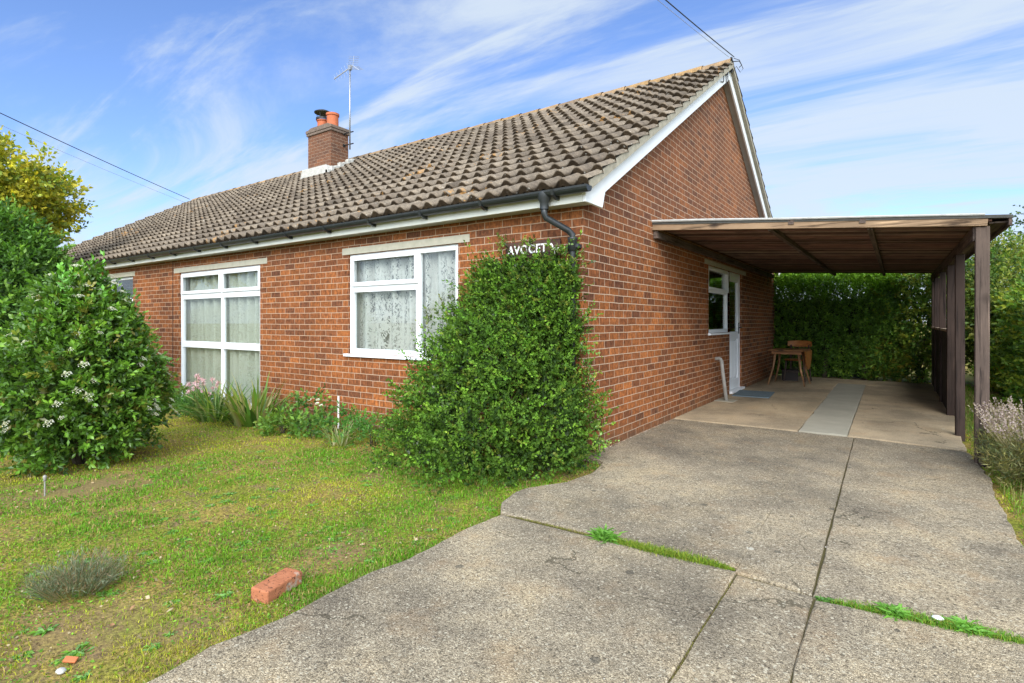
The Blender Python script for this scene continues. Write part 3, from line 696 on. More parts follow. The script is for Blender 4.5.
# front beam : follows the fall of the roof
m=MB(); m.beam((.0,CY0,zc(0)-.005),(2.97,CY0,zc(2.97)-.005),.045,.085); m.build('front_beam',M_beamx,cp,bevel=.004)
for q in (1.43,2.04):
    m=MB(); m.beam((q,CY0-.028,zc(q)+.015),(q+.05,CY0-.028,zc(q+.05)+.015),.01,.045); m.build('beam_block',M_sidebeam,cp)
m=MB(); m.beam((.03,CY0,ZW-.10),(.03,CY1,ZW-.09),.05,.08); m.build('wall_plate',M_sidebeam,cp)
m=MB(); m.beam((2.90,CY0+.03,zc(2.9)-.105),(2.90,CY1,zc(2.9,CY1)-.105),.05,.13); m.build('side_beam',M_sidebeam,cp,bevel=.004)
for x in (1.25,2.12):
    m=MB(); m.beam((x,CY0+.03,zc(x)-.035),(x,CY1,zc(x,CY1)-.035),.045,.05); m.build('rafter',M_sidebeam,cp)
# transverse roof boards
y=CY0+.0; k=0
while y<CY1:
    w=.105; pale = k in (27,)
    zj=random.uniform(-.004,.004)
    m=MB(); m.beam((.0,y+w/2,zc(0,y)+.005+zj),(3.0,y+w/2,zc(3.0,y)+.005+zj),w-.020,.018); b=m.build('roof_board',M_boardp if pale else random.choice([M_board,M_board]+M_boards2),cp)
    y+=w; k+=1
m=MB(); 
m.add([(0,CY0-.03,zc(0)+.045),(3.13,CY0-.03,zc(3.13)+.045),(3.13,CY1+.03,zc(3.13,CY1)+.045),(0,CY1+.03,zc(0)+.045),(0,CY0-.03,zc(0)+.018),(3.13,CY0-.03,zc(3.13)+.018),(3.13,CY1+.03,zc(3.13,CY1)+.018),(0,CY1+.03,zc(0)+.018)],[(0,1,2,3),(4,5,6,7),(0,1,5,4),(1,2,6,5),(2,3,7,6),(3,0,4,7)])
m.build('roof_felt',M_felt,cp)
m=MB(); m.tube([(.0,CY0-.035,zc(0)+.055),(.6,CY0-.035,zc(.6)+.058),(1.4,CY0-.035,zc(1.4)+.050),(2.2,CY0-.035,zc(2.2)+.052),(2.95,CY0-.033,zc(2.95)+.05)],[.016,.014,.012,.011,.010],6); m.build('felt_lip',M_feltp,cp)
m=MB(); m.beam((3.115,CY0-.02,zc(3.11)-.012),(3.115,CY1,zc(3.11,CY1)-.012),.022,.062); m.build('side_fascia',M_sidebeam,cp)
m=MB(); m.beam((3.045,CY0+.03,zc(3.04)-.01),(3.045,CY1,zc(3.04,CY1)-.01),.12,.014); m.build('overhang_board',M_sidebeam,cp)
# small tufts and lumps on the roof edge
posts=[(2.935,1.80),(2.885,3.12),(2.905,4.72),(2.905,6.2),(2.905,7.7),(2.93,9.1)]
for i,(px,py) in enumerate(posts):
    zt=zc(px,py)-(.05 if i==0 else .17); h=.048 if i==0 else .040
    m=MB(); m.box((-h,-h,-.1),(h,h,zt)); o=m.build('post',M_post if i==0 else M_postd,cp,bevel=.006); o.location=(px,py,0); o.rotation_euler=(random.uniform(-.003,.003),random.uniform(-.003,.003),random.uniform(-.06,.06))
    if i==0: o['label']='nearest pale weathered carport post beside the lavender'
# low slatted fence between the farther carport posts
fn=empty('low_fence',(2.905,4.8,0),label='low dark boarded fence between the farther carport posts',cat='fence')
m=MB(); y=0.0
while y<4.2:
    m.box((-.012,y,.02),(.012,y+.095,1.10+random.uniform(-.01,.01))); y+=.105
m.build('board_panel',M_slat,fn)
m=MB(); m.beam((0.0,-.05,1.12),(0,4.25,1.12),.07,.035); m.build('top_rail',M_boardp,fn,bevel=.004)

# ------------------------------------------------------------------ table, chair, box, mat, brick
tb=empty('drop_leaf_table',(.62,7.50,.012),R(-2),label='small varnished drop-leaf table with splayed legs in the carport',cat='table')
m=MB(); 
poly=[(-.33,-.36),(.30,-.36),(.30,.36),(-.33,.36)]
m.prism(poly,2,.665,.687); m.build('tabletop',M_table,tb,bevel=.006)
m=MB(); pts=[(-.36,.665)]+[(-.36+.72*i/16, .665-.36*sin(pi*i/16)**.6) for i in range(1,16)]+[(.36,.665)]
m.prism(pts,0,.305,.325); m.build('drop_leaf',M_chair,tb,bevel=.004)
m=MB(); m.box((-.28,-.28,.60),(.24,-.262,.664)); m.box((-.28,.262,.60),(.24,.28,.664)); m.box((-.28,-.261,.60),(-.262,.261,.664)); m.box((.222,-.261,.60),(.24,.261,.664)); m.build('apron',M_table,tb)
for sx,sy in ((-1,-1),(1,-1),(1,1),(-1,1)):
    x0=-.02+sx*.19; m=MB(); m.tube([(x0+sx*.01,sy*.21,.664),(x0+sx*.05,sy*.25,.33),(x0+sx*.13,sy*.31,.0)],[.024,.020,.013],10); m.build('leg',M_tleg,tb,smooth=True)
chx=empty('wooden_chair',(.64,8.25,.012),R(172),label='orange varnished chair with curved top rail behind the table',cat='chair')
m=MB(); m.prism([(-.20,-.19),(.20,-.19),(.22,.12),(.17,.20),(-.17,.20),(-.22,.12)],2,.43,.455); m.build('seat',M_chair,chx,bevel=.008)
for sx in (-1,1):
    m=MB(); m.tube([(sx*.16,.15,.43),(sx*.20,.19,.0)],[.019,.013],8); m.build('leg',M_sidebeam,chx,smooth=True)
    m=MB(); m.tube([(sx*.17,-.19,.74),(sx*.165,-.17,.46),(sx*.20,-.24,.0)],[.015,.019,.014],8); m.build('leg',M_sidebeam,chx,smooth=True)
V=[];F=[]
for i in range(13):
    t=-1+2*i/12; x=.23*t; y=-.225+.05*t*t; top=.835-.02*t*t
    for (dy,z) in ((-.011,.70+.012*t*t),(.011,.70+.012*t*t),(.011,top),(-.011,top)): V.append((x,y+dy,z))
for i in range(12):
    for j in range(4): F.append((i*4+j,i*4+(j+1)%4,(i+1)*4+(j+1)%4,(i+1)*4+j))
F+= [(0,1,2,3),(48,49,50,51)]
m=MB(); m.add(V,F); m.build('top_rail',M_chair,chx,bevel=.006)
for k in range(4):
    m=MB(); x=-.10+.067*k; m.tube([(x,-.17,.455),(x,-.20,.71)],.007,6); m.build('spindle',M_sidebeam,chx)
MB().tube([(-.185,.17,.2),(.185,.17,.2)],.009,6).build('stretcher',M_sidebeam,chx); MB().tube([(-.185,-.21,.25),(.185,-.21,.25)],.009,6).build('stretcher',M_sidebeam,chx)
st=empty('storage_box',(.50,8.30,.01),R(10),label='dark brown box on the ground under the chair and table',cat='box')
m=MB(); m.box((-.15,-.12,0),(.15,.12,.20)); m.build('body',M_box,st,bevel=.01)
m=MB(); m.box((-.16,-.13,.201),(.16,.13,.235)); m.build('lid',M_box,st,bevel=.008)
m=MB(); m.box((-.28,-.42,0),(.28,.42,.016)); o=m.build('door_mat',M_mat,None,bevel=.006,label='slate blue rubber mat lying before the side door',cat='mat'); o.location=(.36,5.45,.016); o.rotation_euler=(0,0,R(4))
def mat_lb():
    t=NT('loose_brick_clay'); g=t.coord('Object'); c=t.mix(t.noise(g,18,5,.7),(.26,.085,.04),(.50,.20,.10))
    c=t.mix(t.math('GREATER_THAN',t.noise(g,70,3,.7),.60),c,(.12,.05,.03)); c=t.mix(t.n('MapRange',Value=t.noise(g,11,4,.7),From_Min=.56,From_Max=.66).outputs[0],c,(.40,.33,.26))
    return t.fin(c,.92,t.noise(g,60,4,.7),.9,.006,.1)
M_lb=mat_lb()
o=MB().box((-.1075,-.051,0),(.1075,.051,.066)).build('loose_brick',M_lb,None,bevel=.007,label='single orange house brick lying on the lawn edge',cat='brick'); o.location=(-.035,-2.985,-.030); o.rotation_euler=(R(2),R(-1.5),R(103))

# ------------------------------------------------------------------ overhead cables
CAM=np.array([2.333,-4.468,1.231]); yaw=R(34.9); FPX=552.; HYP=322.
def sag(p,q,s,n=24):
    p=Vector(p);q=Vector(q); return [p.lerp(q,i/n)-Vector((0,0,4*s*(i/n)*(1-i/n))) for i in range(n+1)]
def raypt(x,y,t):
    fw=np.array([-sin(yaw),cos(yaw),0]);rt=np.array([cos(yaw),sin(yaw),0]); r=fw+rt*(x-512)/FPX+np.array([0,0,1])*(HYP-y)/FPX; return CAM+r*t
def cable(p0,pt,k,r,sg_,mat,lab):
    p0=Vector(p0); p1=p0+(Vector(pt)-p0)*k; m=MB(); m.tube(sag(p0,p1,sg_),r,6); m.build('overhead_cable',mat,None,smooth=True,label=lab,cat='cable',group='overhead service cables')
cable((.20,4.78,5.46),raypt(668,-2,6.2),3.0,.007,.05,M_cable,'dark overhead cable fixed to the near gable apex')
cable((.16,4.60,5.40),raypt(660,-2,6.4),3.0,.0028,.05,M_cablep,'thin pale wire beside the dark cable at the near gable')
cable((-17.6,4.75,5.45),raypt(-2,106,11.0),2.2,.009,.12,M_cable,'dark overhead cable running to the far end of the ridge')
cable((-17.6,4.65,5.30),raypt(-2,118,11.2),2.2,.0035,.12,M_cablep,'thin pale wire below the cable at the far ridge')
cb=empty('cable_bracket',(.17,4.8,5.25),label='small wire bracket and loops at the top of the near gable',cat='bracket')
m=MB(); m.box((-.03,-.02,-.02),(.0,.02,.22)); m.tube([(0,0,.15),(.10,.02,.14),(.13,.05,.08),(.10,.02,.04)],.007,6); m.build('bracket_arm',M_dkmetal,cb)
m=MB(); m.tube([(.02,0,.2),(.10,.03,.16),(.15,.06,.02),(.11,.05,-.03),(.06,0,.06),(.02,-.02,-.02)],.005,6)
m.tube([(-.03,-.1,-.05),(-.035,-.22,-.14),(-.035,-.38,-.18),(-.035,-.40,-.31),(-.035,-.56,-.36)],.006,6); m.tube([(-.035,-.24,-.02),(-.035,-.24,-.30)],.006,6); m.tube([(-.035,-.15,-.0),(-.035,-.13,-.22)],.006,6)
m.build('wire_loops',M_cable,cb)

# ------------------------------------------------------------------ foliage
def leaf_arrays(P,D,L,W,fold=.18,droop=.0,wpos=.5):
    n=len(P); D=norm(D); rv=norm(rng.normal(size=(n,3))); S=norm(np.cross(D,rv)); Nn=np.cross(S,D)
    L=np.broadcast_to(np.asarray(L,float),(n,))[:,None]; W=np.broadcast_to(np.asarray(W,float),(n,))[:,None]
    a=P; m_=P+D*L*wpos+Nn*W*fold*-1; l=P+D*L*wpos+S*W*.5; r=P+D*L*wpos-S*W*.5; t=P+D*L-np.array([0,0,1])*L*droop
    V=np.stack([a,l,t,r,m_],1).reshape(-1,3); b=np.arange(n)*5
    F=np.concatenate([np.stack([b,b+1,b+4],1),np.stack([b+1,b+2,b+4],1),np.stack([b+2,b+3,b+4],1),np.stack([b+3,b,b+4],1)])
    return V,F
def quad_arrays(P,D,L,W):
    n=len(P); D=norm(D); rv=norm(rng.normal(size=(n,3))); S=norm(np.cross(D,rv))
    L=np.broadcast_to(np.asarray(L,float),(n,))[:,None]; W=np.broadcast_to(np.asarray(W,float),(n,))[:,None]
    V=np.stack([P,P+D*L*.45+S*W*.5,P+D*L,P+D*L*.45-S*W*.5],1).reshape(-1,3); b=np.arange(n)*4
    return V,np.stack([b,b+1,b+2,b+3],1)
def palette(n,pal,w=None):
    pal=np.array(pal); i=rng.choice(len(pal),n,p=w); j=rng.choice(len(pal),n,p=w); t=rng.random((n,1))*.5
    return pal[i]*(1-t)+pal[j]*t
def twigs(name,P,N,parent,mat,pal,tl=.12,k=10,L=.05,W=.03,up=.4,out=.6,rand=.5,w=None,fold=.18,quad=False,bright=.3,**kw):
    """P twig origins, N outward normals"""
    n=len(P); D=norm(N*out+np.array([0,0,up])+rng.normal(size=(n,3))*rand)
    tw=tl*(.5+rng.random(n)); ct=palette(n,pal,w)*(1-bright/2+bright*rng.random((n,1)))
    t=np.tile(np.linspace(.05,1,k),n)+rng.normal(size=n*k)*.04; ti=np.repeat(np.arange(n),k)
    PP=P[ti]+D[ti]*(tw[ti]*t)[:,None]; rad=norm(np.cross(D[ti],rng.normal(size=(n*k,3))))
    DD=norm(D[ti]*(.35+.5*t[:,None])+rad*(1.05-.5*t[:,None])+rng.normal(size=(n*k,3))*.15)
    sz=(.65+.6*rng.random(n*k))
    cc=ct[ti]*(.8+.4*rng.random((n*k,1)))
    tipb=(t>.75)[:,None]; cc=np.where(tipb,cc*np.array([1.25,1.25,1.05]),cc)
    if quad: V,F=quad_arrays(PP,DD,L*sz,W*sz); C=np.repeat(cc,4,0)
    else: V,F=leaf_arrays(PP,DD,L*sz,W*sz,fold); C=np.repeat(cc,5,0)
    return np_mesh(name,V,F,mat,parent,cols=C,**kw)
def sph(n,zlo=-1.,zhi=1.):
    z=rng.uniform(zlo,zhi,n); a=rng.uniform(0,2*pi,n); r=np.sqrt(np.maximum(0,1-z*z)); return np.stack([r*np.cos(a),r*np.sin(a),z],1)
def lumpy(n,c,rad,lump=.25,s=2.2,seed=0,zlo=-.9,depth=.35,egg=0):
    d=sph(n,zlo); nz=fbm(d+5,s,3,seed); r=1+(nz-.5)*2*lump
    u=1-depth*rng.random(n)**1.8
    P=d*r[:,None]*u[:,None]
    if egg: f=1-egg*np.clip(P[:,2:3],-1,1.2); P[:,:2]*=f
    P=P*np.array(rad)+np.array(c); N=norm(d/np.array(rad)); return P,N
def core(name,c,rad,lump,s,seed,mat,parent,scale=.72,cols=(.03,.045,.012),egg=0):
    nu,nv=28,18; u=np.linspace(0,2*pi,nu,endpoint=False); v=np.linspace(-.98,.98,nv)
    d=np.array([[math.sqrt(1-z*z)*cos(a),math.sqrt(1-z*z)*sin(a),z] for z in v for a in u]); r=1+(fbm(d+5,s,3,seed)-.5)*2*lump
    P=d*r[:,None]*scale
    if egg: P[:,:2]*=1-egg*np.clip(P[:,2:3],-1,1.2)
    P=P*np.array(rad)+np.array(c)
    F=[(i*nu+j,i*nu+(j+1)%nu,(i+1)*nu+(j+1)%nu,(i+1)*nu+j) for i in range(nv-1) for j in range(nu)]
    return np_mesh(name,P,np.array(F),mat,parent,cols=np.tile(np.array(cols),(len(P),1)),smooth=True)
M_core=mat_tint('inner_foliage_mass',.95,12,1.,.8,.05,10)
def stems(name,base,tips,r,parent,mat=None):
    m=MB()
    for t in tips:
        b=Vector(base)+Vector((random.uniform(-.04,.04),random.uniform(-.04,.04),0)); t=Vector(t); mid=b.lerp(t,.5)+Vector((random.uniform(-.05,.05),random.uniform(-.05,.05),.05))
        m.tube([b,mid,t],[r,r*.7,r*.3],6)
    return m.build(name,mat or M_bark,parent,smooth=True)

# flowering shrub on the lawn
FC=(-3.90,-2.54); fz=float(zg(FC[0],FC[1])[0])
fs=empty('flowering_shrub',(FC[0],FC[1],fz),label='large rounded evergreen shrub with flat white flower heads on the lawn',cat='shrub')
pal_v=[(.075,.16,.018),(.10,.21,.022),(.05,.11,.016),(.15,.27,.03),(.19,.17,.03)]
c0=(0,0,.84); rad0=(.54,.56,.84)
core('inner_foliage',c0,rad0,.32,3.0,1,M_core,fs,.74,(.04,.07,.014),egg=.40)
P,N=lumpy(3000,c0,rad0,.32,3.0,1,-.93,.28,egg=.40)
twigs('foliage',P,N,fs,M_leafd,pal_v,tl=.12,k=12,L=.054,W=.027,up=.45,out=.7,w=[.3,.3,.2,.12,.08],bright=.8)
# leading shoots
P=np.array([(.05,.1,1.56),(-.2,-.1,1.52),(.2,.05,1.4),(-.35,.15,1.4),(.15,-.2,1.5)]); P=np.repeat(P,4,0)+rng.normal(size=(20,3))*.06
twigs('shoots',P,np.tile([[0,0,1.]],(20,1)),fs,M_leafd,[(.10,.27,.03),(.13,.32,.04)],tl=.26,k=16,L=.06,W=.027,up=1,out=.5,rand=.18,kind='stuff')
stems('stem',(0,0,-.05),[(.2,.1,.7),(-.2,.1,.8),(0,-.2,.8),(.1,.25,.9),(-.1,-.1,1.1),(.25,-.2,.5),(-.25,-.2,.5)],.022,fs)
# flower heads
def flower_head():
    n=52; a=rng.random(n)*2*pi; r=np.sqrt(rng.random(n))*.048
    P=np.stack([r*np.cos(a),r*np.sin(a),.02-r*.25+rng.normal(size=n)*.003],1); D=norm(np.stack([rng.normal(size=n),rng.normal(size=n),np.full(n,.25)],1))
    V,F=quad_arrays(P,D,.016,.013); cc=palette(n,[(.72,.70,.58),(.62,.60,.42),(.78,.77,.70)]); return V,F,np.repeat(cc,4,0)
V,F,C=flower_head(); fh=np_mesh('flower_head',V,F,M_petal,fs,cols=C)
P,N=lumpy(125,c0,(rad0[0]*1.17,rad0[1]*1.17,rad0[2]*1.14),.32,3.0,1,-.45,.05,egg=.40)
vd=norm(np.array([[CAM[0]-FC[0],CAM[1]-FC[1],.4]]))[0]
first=True
for p,nn in zip(P,N):
    o=fh if first else fh.copy()
    if not first: col.objects.link(o); o.parent=fs
    first=False
    o.location=tuple(p); q=Vector((0,0,1)).rotation_difference(Vector((nn[0]*.6,nn[1]*.6,nn[2]*.5+.7)).normalized()); o.rotation_mode='QUATERNION'; o.rotation_quaternion=q; o.scale=(random.uniform(.4,.85),)*3

# climber on the house corner
cl=empty('corner_climber',(-.6,-.3,-.03),label='dense small-leaved evergreen climber heaped against the house corner',cat='shrub')
def climber_pts(n,depth,k=1.0):
    u=rng.random(n)**1.12; z=u*1.76
    xl=np.interp(z,[0,.5,.9,1.15,1.4,1.6,1.8,1.95],[1.34,1.16,1.0,.88,.66,.54,.44,.28])
    xr=np.interp(z,[0,.35,.8,1.2,1.6,1.95],[.70,.62,.50,.47,.46,.36])
    dp=np.interp(z,[0,.3,.8,1.2,1.6,1.95],[1.28,1.14,.76,.46,.24,.08])
    a=rng.uniform(-.12,pi+.10,n)   # 0 = right, pi = left, pi/2 = to the viewer
    ca=np.cos(a); sa=np.sin(a)
    q=np.stack([ca,sa,z],1); lump=1+(fbm(q+9,4.2,3,21)-.5)*1.0
    rr=(1-depth*rng.random(n)**1.7)*lump*k
    x=-.55+np.where(ca>0,xr,xl)*ca*rr; y=-dp*sa*rr
    y=np.where(x>-.0,np.minimum(y,.16),np.minimum(y,-.015))
    x=np.where((y>-.02)&(x<.04)&(x>0),.05,x)
    N=norm(np.stack([ca*dp,-sa*xl,np.full(n,.25)],1)); return np.stack([x,y,z],1),N
P,N=climber_pts(6000,.42); wpos=np.array([0,0,0.])
off=np.array([-.6,-.3,-.03])
pal_c=[(.050,.105,.014),(.085,.165,.018),(.145,.255,.028),(.024,.050,.012),(.19,.21,.035)]
twigs('foliage',P-off,N,cl,M_leafm,pal_c,tl=.13,k=14,L=.029,W=.018,up=.25,out=.75,rand=.55,w=[.30,.30,.18,.17,.05],bright=.95,quad=True)
P,N=climber_pts(1500,.02,.72); keep=P[:,1]<-.08; P=P[keep]; N=N[keep]
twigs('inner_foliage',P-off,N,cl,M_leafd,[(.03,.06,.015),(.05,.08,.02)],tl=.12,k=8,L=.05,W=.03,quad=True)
P,N=climber_pts(420,.05,1.0); kp=(P[:,0]<-.1); P=P[kp]; N=N[kp]
twigs('long_shoots',P-off,N,cl,M_leafm,[(.09,.20,.02),(.14,.26,.03),(.06,.13,.016)],tl=.26,k=22,L=.032,W=.018,up=.15,out=.6,rand=.75,quad=True,bright=.5)
# climbing shoots on the wall and over the sign
S=np.array([(-1.18,-.05,1.74),(-1.05,-.05,1.76),(-1.25,-.05,1.58),(-.80,-.06,1.86),(-.82,-.06,1.93),(-.56,-.06,1.93),(-.54,-.06,1.86),(-.2,-.08,1.86),(-.1,-.1,1.84),(-1.65,-.08,1.32),(-1.8,-.1,1.22),(-.02,-.12,1.75),(-1.55,-.08,1.30)])
S=np.repeat(S,9,0)+rng.normal(size=(len(S)*9,3))*np.array([.05,.02,.05])
twigs('shoots',S-off,np.tile([[0,-1.,.2]],(len(S),1)),cl,M_leafd,pal_c,tl=.10,k=12,L=.028,W=.017,up=.8,out=.3,rand=.6,quad=True,bright=.5,kind='stuff')
S=np.array([(.06,-.05,1.25),(.06,-.1,1.0),(.08,-.02,.85),(.07,0.02,.72),(.1,0.02,.5),(.10,.05,.25),(.12,.05,.12),(.14,0.0,.06),(.16,-.1,.3),(.2,-.25,.2)]); S=np.repeat(S,5,0)+rng.normal(size=(50,3))*.03; S[:,0]=np.maximum(S[:,0],.03)
twigs('side_shoots',S-off,np.tile([[.6,-.5,.1]],(50,1)),cl,M_leafd,[(.06,.16,.022),(.12,.24,.035),(.20,.26,.04)],tl=.10,k=10,L=.03,W=.018,up=.2,out=.5,rand=.5,quad=True,kind='stuff')
stems('stem',(.35,.2,-.02),[(.3,.1,.6),(.1,0,.9),(.5,.1,.9),(.2,.1,1.5),(0,-.2,.5),(.5,-.3,.4)],.014,cl)

# dark shrub and yellow tree at far left
ds=empty('dark_shrub',(-7.15,-2.35,-.1),label='tall dark green bush behind the flowering shrub below the yellow tree',cat='shrub')
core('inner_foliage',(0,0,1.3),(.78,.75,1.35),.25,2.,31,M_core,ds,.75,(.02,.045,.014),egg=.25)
P,N=lumpy(4600,(0,0,1.3),(.82,.8,1.40),.27,2.,31,-.9,.3,egg=.25)
twigs('foliage',P,N,ds,M_leaf,[(.065,.15,.02),(.09,.20,.026),(.045,.10,.018),(.15,.27,.035)],tl=.16,k=11,L=.06,W=.028,up=.5,out=.6,quad=True,bright=.6)
stems('stem',(0,0,-.1),[(.2,.1,1.7),(-.2,.1,1.8),(0,-.2,1.6)],.05,ds)
def crown_tree(name,loc,rad,cz,pal,lab,nt,L,W,w=None,seed=0,nb=9,tl=.3,lump=.35,trunk=.12,k=12,up=.2,mat=None,depth=.55,cat='tree',grp=None,drop=.42):
    t=empty(name,loc,label=lab,cat=cat,group=grp)
    m=MB(); m.tube([(0,0,-.2),(.03,.02,cz*.35),(-.03,.04,cz*.7),(0,0,cz)],[trunk,trunk*.8,trunk*.6,trunk*.4],10)
    cs=[]
    for i in range(nb):
        a=2*pi*i/nb+random.uniform(-.3,.3); e=random.uniform(-.4,.9)
        p=Vector((cos(a)*cos(e)*rad[0]*.62,sin(a)*cos(e)*rad[1]*.62,cz+sin(e)*rad[2]*.65)); cs.append(p)
        b=Vector((0,0,cz*random.uniform(.45,.9))); mid=b.lerp(p,.5)+Vector((0,0,.12))
        m.tube([b,mid,p],[trunk*.4,trunk*.25,trunk*.08],7)
        for _ in range(3):
            q=p+Vector((random.gauss(0,.3)*rad[0],random.gauss(0,.3)*rad[1],random.gauss(0,.25)*rad[2])); m.tube([p,q],[trunk*.1,.006],5)
    cs.append(Vector((0,0,cz+rad[2]*.5))); cs.append(Vector((0,0,cz)))
    m.build('trunk',M_bark,t,smooth=True)
    PP=[];NN=[]
    for i,c in enumerate(cs):
        P,N=lumpy(nt//len(cs),tuple(c),(rad[0]*drop,rad[1]*drop,rad[2]*drop),lump,2.6,seed+i,-1,depth); PP.append(P);NN.append(N)
    P=np.concatenate(PP);N=np.concatenate(NN)
    # thin the crown so that gaps open
    kp=fbm(P+3,1.6/max(rad)*2.2,3,seed+50)>.40; P=P[kp];N=N[kp]
    twigs('crown',P,N,t,mat or M_leaf,pal,tl=tl,k=k,L=L,W=W,up=up,out=.6,w=w,quad=True,bright=.6,rand=.6)
    return t
pal_y=[(.40,.36,.03),(.30,.31,.03),(.19,.25,.03),(.50,.41,.035),(.12,.18,.025)]
crown_tree('deciduous_tree',(-11.75,-1.75,-.1),(1.75,1.55,1.75),3.05,pal_y,'yellowing deciduous tree at the far left of the house front',6200,.085,.055,[.27,.25,.2,.18,.10],seed=60,tl=.26,k=9,nb=11)

# hedge behind the carport
def hedge_pts(n,x0,x1,y0,y1,z1,seed,depth=.3,lump=.22,top_frac=.3,wob=.3,faces=None):
    """box-like hedge surface sampling"""
    P=[];N=[]
    cnt={'f':int(n*.5),'t':int(n*top_frac),'l':int(n*.1),'r':int(n*.1)} if faces is None else {k:int(n*v) for k,v in faces.items()}
    for k,m_ in cnt.items():
        u=rng.random(m_); v=rng.random(m_)
        if k=='f': p=np.stack([x0+(x1-x0)*u,np.full(m_,y0),z1*v],1); nn=[0,-1,0]
        if k=='t': p=np.stack([x0+(x1-x0)*u,y0+(y1-y0)*v,np.full(m_,z1)],1); nn=[0,0,1]
        if k=='l': p=np.stack([np.full(m_,x0),y0+(y1-y0)*u,z1*v],1); nn=[-1,0,0]
        if k=='r': p=np.stack([np.full(m_,x1),y0+(y1-y0)*u,z1*v],1); nn=[1,0,0]
        nn=np.tile(np.array([nn],float),(m_,1)); d=(fbm(p,1.1,3,seed)-.5)*2*wob+(fbm(p,3.2,2,seed+5)-.5)*lump-depth*rng.random(m_)**1.6
        p=p+nn*d[:,None]; P.append(p);N.append(nn)
    P=np.concatenate(P); N=np.concatenate(N); P[:,2]=np.maximum(P[:,2],.02); return P,N
hd=empty('conifer_hedge',(0,9.6,0),label='tall dark clipped conifer hedge across the back of the carport',cat='hedge')
pal_h=[(.055,.12,.022),(.075,.16,.026),(.11,.21,.03),(.17,.28,.04)]
o3=np.array([0,9.6,0])
pal_h=[(.075,.155,.026),(.10,.20,.03),(.14,.26,.036),(.21,.33,.045)]
P,N=hedge_pts(11000,-3.5,2.3,9.45,10.3,2.34,70,wob=.12,faces={'f':.65,'t':.3,'r':.05})
hw=P[:,2]+.5*(fbm(P,2.,2,77)-.5)>1.78
twigs('foliage',(P-o3)[~hw],N[~hw],hd,M_leaf,pal_h,tl=.19,k=9,L=.07,W=.030,up=.5,out=.55,w=[.35,.35,.2,.1],quad=True,bright=.6)
PQ=np.stack([rng.uniform(-3.4,2.3,2600),rng.uniform(9.55,10.2,2600),1.5+.62*rng.random(2600)],1); PQ[:,2]+=(fbm(PQ*np.array([1,1,0]),2.4,2,33)-.5)*.25
P=np.concatenate([P[hw],PQ]); N=np.concatenate([N[hw],np.tile([[0,-.4,.8]],(2600,1))])
twigs('lit_top_growth',P-o3,N,hd,M_leaf,[(.14,.28,.02),(.20,.36,.03),(.09,.20,.02)],tl=.22,k=12,L=.06,W=.024,up=1.1,out=.45,quad=True)  # brighter leaf tints paint in the light on the hedge top
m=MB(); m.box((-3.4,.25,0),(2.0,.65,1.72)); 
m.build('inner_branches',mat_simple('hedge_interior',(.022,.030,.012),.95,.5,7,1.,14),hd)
for x in (.3,1.0,1.75,-.6,-1.6):
    m=MB(); m.tube([(x,-.08,-.05),(x+.05,-.05,.5),(x,.1,1.3)],[.05,.042,.03],8); m.build('stem',M_bark,hd,smooth=True)
h2=empty('mixed_bush',(2.7,10.0,0),label='lighter loose leafy bush at the right end of the conifer hedge',cat='shrub')
P,N=lumpy(3000,(0,0,1.35),(.95,.7,1.35),.25,2.2,81,-.95,.5)
twigs('foliage',P,N,h2,M_leaf,[(.07,.15,.025),(.11,.22,.03),(.15,.22,.03),(.22,.24,.03),(.045,.10,.02)],tl=.2,k=10,L=.075,W=.042,quad=True,bright=.5)
stems('stem',(0,0,-.05),[(.2,.1,1.5),(-.3,.1,1.6),(0,-.2,1.4),(.4,.2,1.3)],.04,h2)
h3=empty('low_bush',(2.15,9.75,0),label='small yellow-green leafy plant at the foot of the hedge',cat='shrub')
P,N=lumpy(420,(0,0,.45),(.45,.3,.55),.25,2.2,83,-.9,.5); twigs('foliage',P,N,h3,M_leaf,[(.20,.24,.03),(.26,.22,.03),(.11,.20,.03)],tl=.18,k=9,L=.07,W=.045,quad=True)

# right-hand hedge beyond the posts
rh=empty('side_hedge',(4.2,5,0),label='golden green leafy hedge beyond the carport posts on the right',cat='hedge')
P,N=hedge_pts(9000,3.85,5.0,2.6,12.5,1.62,90,wob=.2,faces={'l':.55,'t':.35,'f':.1})
twigs('foliage',P-np.array([4.2,5,0]),N,rh,M_leaf,[(.08,.17,.022),(.15,.26,.03),(.26,.32,.035),(.38,.35,.045),(.05,.10,.018)],tl=.16,k=10,L=.062,W=.036,up=.5,out=.6,w=[.28,.27,.22,.10,.13],quad=True,bright=.5)
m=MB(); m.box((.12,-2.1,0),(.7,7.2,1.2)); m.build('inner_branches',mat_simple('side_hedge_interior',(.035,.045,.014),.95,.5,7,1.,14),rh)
# loose flowering bush seen between the posts and above the hedge
lb=empty('loose_shrub',(3.95,9.4,0),label='tall airy shrub with small leaves seen between the carport posts',cat='shrub')
P,N=lumpy(2600,(0,0,1.55),(.75,1.1,1.25),.4,2.2,95,-.95,.6)
twigs('foliage',P,N,lb,M_leaf,[(.10,.17,.03),(.17,.23,.035),(.25,.25,.05),(.05,.11,.02)],tl=.25,k=10,L=.07,W=.035,quad=True,bright=.5)
stems('stem',(0,0,-.05),[(.2,.1,1.7),(-.3,.1,1.8),(0,-.3,1.6),(.1,.5,1.6)],.04,lb)
